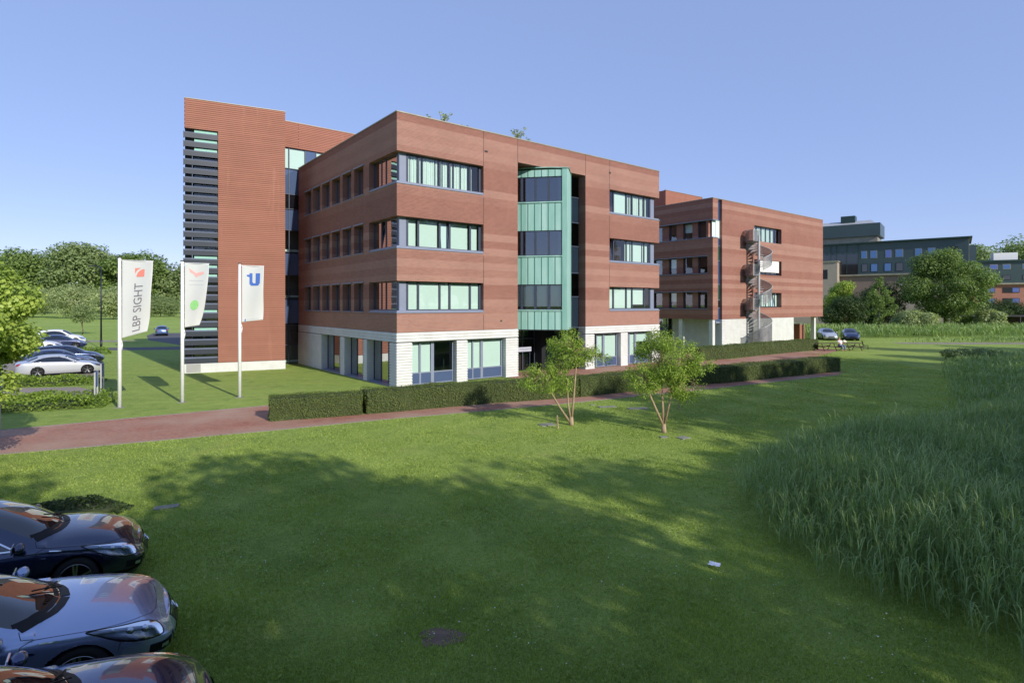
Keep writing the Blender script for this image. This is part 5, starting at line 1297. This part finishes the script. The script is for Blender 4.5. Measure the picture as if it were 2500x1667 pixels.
# shrub patch in the reeds
tree('willow_bush', 'dark low bush growing out of the reeds at the right', 'bush', 38, 46.5, .95, 2.4, 'leaf_hazed', 200, .15, 26, .5, 200, .14, bottom=-.2)
def lawn_blades():
    rng = np.random.default_rng(9); n = 850000
    d = 6.0 + 56 * rng.random(n) ** 2.2; r = rng.uniform(-.98, .98, n); P = np.column_stack([d * r, d])
    P = P[(P[:, 0] < 30) & (P[:, 0] > -30)]
    # keep off paths, parking and reeds
    nearp = near + [(30, 60), (30, -5), (-30, -5)]
    m, _ = inpoly(P, nearp); m2, _ = inpoly(P, bed); m3, _ = inpoly(P, [(-24, -6), (-4.2, -6), (-4.6, 4.0), (-8.8, 9.6), (-12, 9.8), (-26, 4)])
    P = P[m & ~m3 & (np.hypot(P[:, 0] + 1, P[:, 1] - 7.92) > .12 + .2 * rng.random(len(P)))]; n = len(P)
    h = rng.uniform(.015, .04, n) * (1 + .5 * np.sin(P[:, 0] * 1.7) * np.sin(P[:, 1] * 1.3)); az = rng.uniform(0, 6.28, n); wv = .004 + .0006 * P[:, 1] 
    s = np.stack([np.cos(az), np.sin(az), np.zeros(n)], 1) * wv[:, None]; B0 = np.column_stack([P, np.zeros(n)])
    tip = B0 + np.column_stack([rng.normal(0, .018, (n, 2)), h])
    V = np.stack([B0 - s, B0 + s, tip], 1).reshape(-1, 3); F = np.arange(3 * n).reshape(n, 3)
    pat = np.sin(P[:, 0] * .8 + np.sin(P[:, 1] * .7) * 2) * np.sin(P[:, 1] * .9 + np.sin(P[:, 0] * .5) * 2) + .6 * np.sin(P[:, 0] * 2.7 + P[:, 1] * 1.1 + np.sin(P[:, 1] * 2.1) * 1.5) * np.sin(P[:, 1] * 2.3 - P[:, 0] * .6)
    tone = np.clip(rng.normal(.45, .2, n) + .2 * pat, 0, 1)
    tag(np_mesh('lawn_grass', V, F, M['grassblade'], None, tone), 'short mown grass blades of the lawn', 'grass', kind='stuff')
    # broad-leaved weeds sitting in the turf
    n = 260; d = 6.8 + 13 * rng.random(n); P = np.column_stack([d * rng.uniform(-.85, .7, n), d])
    m, _ = inpoly(P, nearp); m2, _ = inpoly(P, bed); m3, _ = inpoly(P, [(-24, -6), (-4.2, -6), (-4.6, 4.0), (-8.8, 9.6), (-12, 9.8), (-26, 4)]); P = P[m & ~m2 & ~m3]
    Q = np.repeat(P, 9, 0) + rng.normal(0, .05, (len(P) * 9, 2)); Q = np.column_stack([Q, rng.uniform(.03, .07, len(Q))]); V, F = leaf_arrays(Q, .055, rng, .5, 1.6)
    tag(np_mesh('weeds', V, F, M['leaf_cover'], None, rng.random(len(F))), 'small broad leaved weeds scattered through the lawn', 'weeds', kind='stuff')
    # clover and daisy heads, seed heads
    n = 2600; d = 6.5 + 17 * rng.random(n); P = np.column_stack([d * rng.uniform(-.9, .75, n), d]); pt = np.sin(P[:, 0] * 1.1 + 2) * np.sin(P[:, 1] * .9 + 1) + rng.normal(0, .4, n)
    m, _ = inpoly(P, nearp); m2, _ = inpoly(P, bed); m3, _ = inpoly(P, [(-24, -6), (-1.0, -6), (-1.8, 5.2), (-6.6, 11.4), (-12, 10.5), (-26, 4)]); P = P[m & ~m2 & ~m3 & (pt > .1)]
    Q = np.column_stack([P, rng.uniform(.03, .06, len(P))]); V, F = leaf_arrays(Q, .022, rng, .9, 2.5)
    tag(np_mesh('daisies', V, F, simple('flower white', (206, 208, 190), .8), None, None), 'tiny white clover and daisy heads scattered over the lawn', 'flowers', kind='stuff')
lawn_blades()
# weeds on the roof edge
def weed(lx, h, seed, label):
    x, y = loc(O1, lx, .6); rng = np.random.default_rng(seed); t = thing('roof_plant', label, 'plant', (x, y, 15.2)); cl = []; mb = MB()
    for i in range(4):
        a = rng.uniform(0, 6.28); tp_ = (rng.normal() * .3 * h, rng.normal() * .3 * h, h * rng.uniform(.6, 1)); mb.tube([(0, 0, 0), tp_], [.02, .006], 4)
        for q in range(4): f = .4 + .2 * q; cl.append((tp_[0] * f + rng.normal() * .08, tp_[1] * f, tp_[2] * f + .05, .16 * h))
    mb.build('stem', M['bark'], t); crown('foliage', M['leaf_willow'], t, cl, 900, .11, seed + 1)
weed(2.6, .45, 301, 'smaller weed furthest left on the roof edge of the large office block'); weed(3.35, .8, 302, 'bushy weed cluster on the roof edge, left part'); weed(4.9, .4, 305, 'low weed on the roof edge right of the bushy cluster')
weed(1.6, .22, 306, 'tiny weed tuft closest to the roof corner'); weed(6.3, .25, 307, 'tiny weed tuft above the left brick joint'); weed(12.6, .3, 308, 'small weed tuft on the roof edge above the right side of the bay')
weed(8.9, 1.0, 303, 'tallest single weed on the roof edge above the copper bay'); weed(9.9, .45, 304, 'low weed just right of the tallest roof weed')
# ------------------------------------------------------------------ flags
def flatmat(name, c): return simple(name, c, .8)
M['flag'] = leaf_mat('white flag cloth', (228, 228, 232), (240, 240, 244), None, .25)
def text_mesh(s, size):
    cu = bpy.data.curves.new('t', 'FONT'); cu.body = s; cu.size = size; cu.resolution_u = 3; o = bpy.data.objects.new('t', cu); COL.objects.link(o)
    bpy.context.view_layer.update(); me = bpy.data.meshes.new_from_object(o.evaluated_get(bpy.context.evaluated_depsgraph_get()))
    v = [tuple(p.co) for p in me.vertices]; f = [tuple(p.vertices) for p in me.polygons]; bpy.data.objects.remove(o); bpy.data.meshes.remove(me); return v, f
def flagpole(x, y, h, label, flabel, az, fw, zt, zb, taper, drop, marks):
    t = thing('flagpole', label, 'flagpole', (x, y, 0), 0, 'white flagpoles on the grass')
    b = MB(); b.tube([(0, 0, 0), (0, 0, h * .5), (0, 0, h)], [.085, .075, .06], 16); b.build('pole', M['white'], t, True)
    b = MB(); b.tube([(0, 0, h), (0, 0, h + .04)], .085, 12); b.build('cap', M['blacktop'], t)
    b = MB(); b.box(-.16, .16, -.16, .16, 0, .03); b.build('base_plate', M['concrete'], t)
    b = MB(); b.tube([(.09, 0, zb - .1), (.13, 0, zb - .3), (.1, 0, zb - .52), (.085, 0, zb - .3)], .018, 5); b.build('halyard_weight', M['white'], t)
    t2 = thing('flag', flabel, 'flag', (x, y, 0), R(az), 'white banner flags')
    nu, nv_ = 26, 60
    def Fm(u, v, off_=0.0):      # u 0..1 from the pole, v 0..1 from the top
        wd = fw * (1 - taper * v ** 2.2); xx = .10 + u * wd
        zz = zt - v * (zt - zb) + u * drop * v - .03 * u * (1 - v)
        yy = .07 * math.sin(u * 4.2 + v * 2.2) * u + .06 * math.sin(v * 7 + u * 2) * u * (.3 + v) + off_
        return (xx, yy, zz)
    v = [Fm(i / nu, j_ / nv_) for j_ in range(nv_ + 1) for i in range(nu + 1)]
    f = [(j_ * (nu + 1) + i, (j_ + 1) * (nu + 1) + i, (j_ + 1) * (nu + 1) + i + 1, j_ * (nu + 1) + i + 1) for j_ in range(nv_) for i in range(nu)]
    b = MB(); b.add(v, f); o = b.build('cloth', M['flag'], t2, True, False); sm_ = o.modifiers.new('thickness', 'SOLIDIFY'); sm_.thickness = .004; sm_.offset = 0
    b = MB(); b.tube([(0, 0, zt + .02), (fw + .1, 0, zt - .01)], .016, 6); b.build('top_rod', M['white'], t2)
    for nm, col, verts, faces in marks:       # verts given in flag metres: x from pole, y down from the top
        vv = []
        for (a, b2) in verts:
            vv.append(Fm(a / fw, b2 / (zt - zb), -.012))
        me = MB(); me.add(vv, faces); o = me.build(nm, col, t2, True, False)
    return t2
def subdiv(verts, faces, maxlen=.12):
    bm = bmesh.new(); vs = [bm.verts.new((a, b, 0)) for a, b in verts]
    for f in faces:
        try: bm.faces.new([vs[i] for i in f])
        except ValueError: pass
    bmesh.ops.triangulate(bm, faces=bm.faces)
    for _ in range(2):
        ed = [e for e in bm.edges if e.calc_length() > maxlen]
        if ed: bmesh.ops.subdivide_edges(bm, edges=ed, cuts=1)
        bmesh.ops.triangulate(bm, faces=bm.faces)
    bm.verts.index_update(); out = ([(v.co.x, v.co.y) for v in bm.verts], [tuple(v.index for v in f.verts) for f in bm.faces]); bm.free(); return out
GREY_T = flatmat('grey lettering print', (120, 116, 124)); RED_T = flatmat('salmon red print', (232, 138, 122)); GREEN_T = flatmat('bright green print', (150, 214, 134)); BLUE_T = flatmat('blue print', (72, 112, 190)); PINK_T = flatmat('pale red print', (238, 176, 168)); PALE_T = flatmat('pale grey print', (196, 198, 204))
# flag one: lettering reading upwards and a red square with a white arc
tv, tf = text_mesh('LBP SIGHT', .50); wmax = max(p[0] for p in tv)
sx_ = 2.30 / wmax
lv = [(.52 + (.36 - p[1]) * 1.18 , 3.35 - p[0] * sx_) for p in tv]; l1 = subdiv(lv, tf)
def arc(cx, cy, r0, r1, a0, a1, n=14):
    v = [(cx + r * math.cos(R(a0 + (a1 - a0) * i / n)), cy + r * math.sin(R(a0 + (a1 - a0) * i / n))) for i in range(n + 1) for r in (r0, r1)]
    return v, [(2 * i, 2 * i + 1, 2 * i + 3, 2 * i + 2) for i in range(n)]
def disc(cx, cy, r, n=28, sy=1.0): return [(cx + r * math.cos(2 * math.pi * i / n), cy + sy * r * math.sin(2 * math.pi * i / n)) for i in range(n)], [tuple(range(n))]
sq1 = [(.98, .34), (.98, .72), (.76, .72)] ; 
q0 = [(.56, .34)]; 
# square split by a white curved band
def curved_square():
    x0, x1, y0, y1 = .55, .98, .33, .74; n = 12; inner = []; outer = []
    for i in range(n + 1):
        a = R(180 + 90 * i / n); inner.append((x1 + .36 * math.cos(a) * 1.0, y1 + .36 * math.sin(a))); outer.append((x1 + .45 * math.cos(a), y1 + .45 * math.sin(a)))
    A_ = [(x1, y1)] + inner
    B_ = [(max(x0, p[0]), max(y0, p[1])) for p in outer] 
    va = A_; fa = [(0, i, i + 1) for i in range(1, n + 1)]
    vb = [(x0, y0)] + B_; fb = [(0, i, i + 1) for i in range(1, n + 1)]
    return va + vb, fa + [tuple(i + len(va) for i in f) for f in fb]
c1 = subdiv(*curved_square())
flagpole(-17.62, 25.53, 6.73, 'nearest and tallest looking white flagpole, left of the three', 'leftmost white flag with grey vertical lettering and a red square', 4, 1.36, 6.60, 3.12, .22, .30, [('lettering', GREY_T, *l1), ('emblem', RED_T, *c1)])
# flag two: pale red bird shape, green disc
bird = ([(.20, .22), (.36, .34), (.52, .46), (.60, .42), (.86, .38), (.90, .46), (.72, .56), (.62, .58), (.54, .66), (.48, .60), (.40, .50), (.26, .42)], [(0, 1, 10, 11), (1, 2, 9, 10), (2, 3, 7, 9), (9, 7, 8), (3, 4, 6, 7), (4, 5, 6)])
g1 = disc(.55, 2.0, .24); g2 = disc(.55, 1.98, .10)
bars = ([(.2, .80), (.9, .82), (.9, .84), (.2, .82), (.2, 1.0), (.9, 1.02), (.9, 1.035), (.2, 1.015)], [(0, 1, 2, 3), (4, 5, 6, 7)])
flagpole(-15.6, 26.9, 6.68, 'middle white flagpole of the three', 'middle white flag with pale red bird mark and bright green disc', 6, 1.12, 6.58, 3.55, .42, .10, [('bird_emblem', PINK_T, *subdiv(*bird)), ('green_disc', GREEN_T, *subdiv(*g1)), ('lettering', PALE_T, *subdiv(*bars))])
# flag three: blue letter mark
U = ([(.36, .36), (.50, .36), (.50, .80), (.56, .88), (.66, .88), (.66, .36), (.88, .36), (.88, .88), (.80, 1.0), (.44, 1.0), (.36, .90), (.24, .52), (.24, .44), (.36, .44), (.36, .56), (.42, .36)],
     [(0, 1, 2, 10), (10, 2, 3, 9), (3, 4, 8, 9), (4, 5, 6, 7), (4, 7, 8), (11, 12, 13, 14)])
foot = ([(.14, 2.70), (.20, 2.66), (.20, 2.78), (.14, 2.78)], [(0, 1, 2, 3)]); foot2 = ([(.26, 2.72), (.9, 2.68), (.9, 2.69), (.26, 2.735)], [(0, 1, 2, 3)])
flagpole(-13.58, 28.35, 6.66, 'right white flagpole of the three, in front of the brick tower', 'rightmost white flag with a blue block U mark', 8, 1.06, 6.56, 3.75, .06, .12, [('letter_mark', BLUE_T, *subdiv(*U)), ('small_mark', BLUE_T, *foot), ('lettering', PALE_T, *subdiv(*foot2))])

# ------------------------------------------------------------------ lamp posts and signs
def lamp(x, y, h, label, head=True):
    t = thing('street_lamp', label, 'street lamp', (x, y, 0)); b = MB(); b.tube([(0, 0, 0), (0, 0, 1.0)], .11, 10); b.tube([(0, 0, 1.0), (0, 0, h)], [.085, .05], 10); b.build('post', M['blacktop'], t, True)
    if head:
        b = MB(); b.tube([(0, 0, h - .02), (-.5, 0, h + .06)], .035, 6); b.build('arm', M['blacktop'], t)
        b = MB(); b.box(-1.25, -.45, -.13, .13, h + .0, h + .12); b.build('lamp_head', M['blacktop'], t, bevel=.03)
    return t
lamp(-43.0, 59.5, 8.6, 'dark street lamp on the meadow left of the flags')
lamp(53.4, 82.6, 4.2, 'slender dark lamp post under the conical tree', False)
def board_sign(x, y, z0, z1, w_, az, label, col, lab_z=None):
    t = thing('information_sign', label, 'sign', (x, y, 0), R(az)); b = MB()
    for s in (-w_ / 2, w_ / 2 - .06): b.box(s, s + .06, -.03, .03, 0, z1)
    b.build('post', M['galv'], t); b = MB(); b.box(-w_ / 2 + .06, w_ / 2 - .06, -.02, .02, z0, z1); b.build('board', col, t); return t
BS = simple('blue sign face', (44, 96, 180), .4)
board_sign(-22.05, 30.6, .75, 1.46, .7, 116, 'blue sign board seen nearly edge on, the farther of two, beside the shrub bed', BS)
board_sign(-19.75, 27.0, .75, 1.45, .7, 117, 'blue sign board seen nearly edge on, the nearer of two, beside the shrub bed', BS)
t = thing('parking_sign', 'white sign boards with blue mark on a grey post under the leafy tree', 'sign', (-17.95, 19.9, 0), R(8))
b = MB(); b.tube([(0, 0, 0), (0, 0, 2.62)], .045, 8); b.build('post', M['galv'], t)
wm = simple('white sign face', (226, 228, 230), .5)
for z0, z1 in ((2.28, 2.56), (1.93, 2.2), (1.45, 1.9)):
    b = MB(); b.box(-.55, .16, -.07, -.045, z0, z1); b.build('board', wm, t)
b = MB(); b.box(-.14, .07, -.076, -.0705, 2.35, 2.44); b.build('blue_mark', BS, t)
# ------------------------------------------------------------------ picnic tables and people
def picnic(x, y, az, label, L_=1.9):
    t = thing('picnic_table', label, 'picnic table', (x, y, 0), R(az), 'dark wooden picnic tables')
    b = MB()
    for q in range(5): b.box(-L_ / 2, L_ / 2, -.36 + q * .148, -.36 + q * .148 + .13, .70, .745)
    b.build('tabletop', M['wood'], t)
    for s in (-1, 1):
        b = MB(); b.box(-L_ / 2, L_ / 2, s * .72 - .14, s * .72 + .14, .42, .46); b.build('bench', M['wood'], t)
    for x0 in (-L_ / 2 + .3, L_ / 2 - .3):
        b = MB(); b.tube([(x0, -.7, 0), (x0, -.25, .70)], .045, 4); b.tube([(x0, .7, 0), (x0, .25, .70)], .045, 4); b.box(x0 - .04, x0 + .04, -.8, .8, .34, .42); b.build('leg', M['wood'], t)
    return t
picnic(31.6, 57.2, 6, 'dark wooden picnic table left of the seated person in white')
picnic(34.3, 57.5, 6, 'dark wooden picnic table right of the seated person in white')
def skinned(name, pts, edges, rad, mat, parent, sub=2, root=0):
    me = bpy.data.meshes.new(name); me.from_pydata(pts, edges, []); o = bpy.data.objects.new(name, me); COL.objects.link(o); setparent(o, parent)
    m = o.modifiers.new('skin', 'SKIN'); sk = me.skin_vertices[0].data if me.skin_vertices else None
    if sk is None:
        bm = bmesh.new(); bm.from_mesh(me); bm.verts.layers.skin.verify(); bm.to_mesh(me); bm.free(); sk = me.skin_vertices[0].data
    for i, r in enumerate(rad): sk[i].radius = (r, r) if not hasattr(r, '__len__') else r
    sk[root].use_root = True
    s = o.modifiers.new('sub', 'SUBSURF'); s.levels = s.render_levels = sub
    bpy.context.view_layer.update()
    me2 = bpy.data.meshes.new_from_object(o.evaluated_get(bpy.context.evaluated_depsgraph_get())); o.modifiers.clear(); o.data = me2
    me2.polygons.foreach_set('use_smooth', [True] * len(me2.polygons)); me2.materials.clear(); me2.materials.append(mat); return o
pr = thing('person', 'person in a white shirt and blue grey trousers sitting hunched on the picnic bench', 'person', (32.75, 56.7, 0), R(10))
skin = simple('skin', (196, 146, 120), .6)
body_pts = [(0, 0, .52), (0, .03, .68), (0, .09, .88), (0, .13, 1.02), (0, .16, 1.12), (0, .20, 1.24),   # pelvis..head
            (-.10, .0, .50), (-.13, -.42, .52), (-.14, -.45, .08), (-.14, -.60, .04), (.10, .0, .50), (.15, -.40, .54), (.16, -.50, .08), (.16, -.64, .04),
            (-.19, .12, .98), (-.26, -.02, .76), (-.16, -.24, .74), (.19, .12, .98), (.27, .0, .76), (.18, -.24, .72), (-.12, -.31, .73), (.14, -.31, .71)]
ed = [(0, 1), (1, 2), (2, 3), (3, 4), (4, 5), (0, 6), (6, 7), (7, 8), (8, 9), (0, 10), (10, 11), (11, 12), (12, 13), (3, 14), (14, 15), (15, 16), (3, 17), (17, 18), (18, 19), (16, 20), (19, 21)]
rad = [.15, .14, .16, .13, .055, .095, .10, .07, .045, .04, .10, .07, .045, .04, .065, .045, .035, .065, .045, .035, .04, .04]
skinned('body', body_pts, ed, rad, skin, pr)
skinned('shirt', [(0, 0, .56), (0, .03, .70), (0, .09, .88), (0, .13, 1.03), (-.19, .12, .98), (-.24, .04, .86), (.19, .12, .98), (.24, .04, .86)], [(0, 1), (1, 2), (2, 3), (3, 4), (4, 5), (3, 6), (6, 7)], [.18, .175, .19, .14, .085, .075, .085, .075], simple('white shirt', (232, 232, 234), .8), pr)
skinned('trousers', [(0, 0, .50), (-.10, .0, .49), (-.13, -.42, .52), (-.14, -.45, .14), (.10, .0, .49), (.15, -.40, .54), (.16, -.50, .14)], [(0, 1), (1, 2), (2, 3), (0, 4), (4, 5), (5, 6)], [.165, .12, .09, .065, .12, .09, .065], simple('blue grey trousers', (112, 122, 150), .8), pr)
b = MB(); b.ball((0, .21, 1.29), .105, 8, (.9, 1, .75)); b.build('hair', simple('light hair', (150, 128, 96), .8), pr, True)
bg_ = thing('shoulder_bag', 'pale yellow white bag lying on the picnic table beside the person in white', 'bag', (33.5, 57.3, .745)); b = MB(); b.ball((0, 0, .14), .2, 8, (1.1, .6, .7)); b.tube([(-.12, 0, .2), (0, 0, .34), (.12, 0, .2)], .015, 6); b.build('bag_body', simple('bag cloth', (222, 220, 196), .8), bg_, True)
ch = thing('garden_chair', 'small dark chair standing alone right of the picnic tables', 'chair', (36.2, 58.2, 0), R(70))
b = MB(); b.box(-.22, .22, -.22, .22, .42, .45); b.build('seat', M['plastic'], ch); b = MB(); b.add([(-.22, .2, .45), (.22, .2, .45), (.22, .32, .9), (-.22, .32, .9), (-.22, .23, .45), (.22, .23, .45), (.22, .35, .9), (-.22, .35, .9)], [(0, 1, 2, 3), (7, 6, 5, 4), (3, 2, 6, 7)]); b.build('backrest', M['plastic'], ch)
for sx1 in (-.2, .2):
    for sy1 in (-.2, .2): b = MB(); b.tube([(sx1, sy1, 0), (sx1 * .95, sy1 * .95, .42)], .014, 5); b.build('leg', M['plastic'], ch)
# ------------------------------------------------------------------ small things on the lawn
def stake(x, y, h, lean, label):
    t = thing('wooden_stake', label, 'stake', (x, y, 0)); b = MB(); b.tube([(0, 0, -.05), (lean, 0, h)], [.035, .032], 6); b.build('post', M['bark_pale'], t); return t
stake(1.72, 21.25, .50, -.03, 'short pale stake left of the left young tree')
st = stake(7.3, 25.0, .42, .06, 'short pale stake behind the right young tree'); b = MB(); b.tube([(.06, 0, .40), (-.18, 0, .44)], .025, 5); b.build('crosspiece', M['bark_pale'], st)
def lid(x, y, w_, d_, az, label, m_='concrete'):
    b = MB(); b.box(-w_ / 2, w_ / 2, -d_ / 2, d_ / 2, -.02, .03); o = b.build('ground_lid', M[m_], None, bevel=.008); o.location = (x, y, 0); o.rotation_euler = (0, 0, R(az)); tag(o, label, 'ground lid', 'flat concrete lids in the lawn')
lid(1.35, 21.9, .6, .45, 20, 'flat grey lid in the grass left of the left young tree'); lid(5.3, 19.85, .28, .22, 10, 'smallest flat lid just before the right young tree')
lid(5.95, 19.75, .4, .34, 30, 'flat lid right of the foot of the right young tree'); lid(5.6, 25.3, .9, .4, 8, 'large flat lid in the shade behind the right young tree'); lid(4.3, 25.7, .8, .35, 12, 'long narrow lid near the red path behind the trees')
lid(-7.9, 13.0, .5, .22, 25, 'pale flat stone beside the dark prickly shrub'); lid(3.7, 26.2, .2, .16, 10, 'tiny pale stone at the edge of the red path')
rng = np.random.default_rng(4)
pl = [(-1.0 + .30 * math.cos(a) * (1 + .25 * math.sin(3 * a + 1) + .1 * rng.normal()), 7.92 + .26 * math.sin(a) * (1 + .22 * math.cos(2 * a) + .1 * rng.normal())) for a in np.linspace(0, 2 * math.pi, 26)[:-1]]
sheet('bare_patch', pl, .009, 'dirt')
# crumpled piece of white paper
bm = bmesh.new(); bmesh.ops.create_grid(bm, x_segments=9, y_segments=7, size=.5); rr_ = random.Random(3)
for v in bm.verts: v.co.x *= .19; v.co.y *= .12; v.co.z = abs(v.co.y) * .4 + rr_.uniform(0, .015) + .045; v.co.x += rr_.uniform(-.006, .006)
bmesh.ops.triangulate(bm, faces=bm.faces); me = bpy.data.meshes.new('paper_litter'); bm.to_mesh(me); bm.free(); me.materials.append(simple('white paper', (226, 228, 238), .8))
o = bpy.data.objects.new('paper_litter', me); COL.objects.link(o); o.location = (3.56, 10.0, .01); o.rotation_euler = (.1, 0, -.6); sl = o.modifiers.new('t', 'SOLIDIFY'); sl.thickness = .002
tag(o, 'crumpled white piece of paper lying on the shaded lawn', 'litter')
# manhole rows and fallen leaves on the path
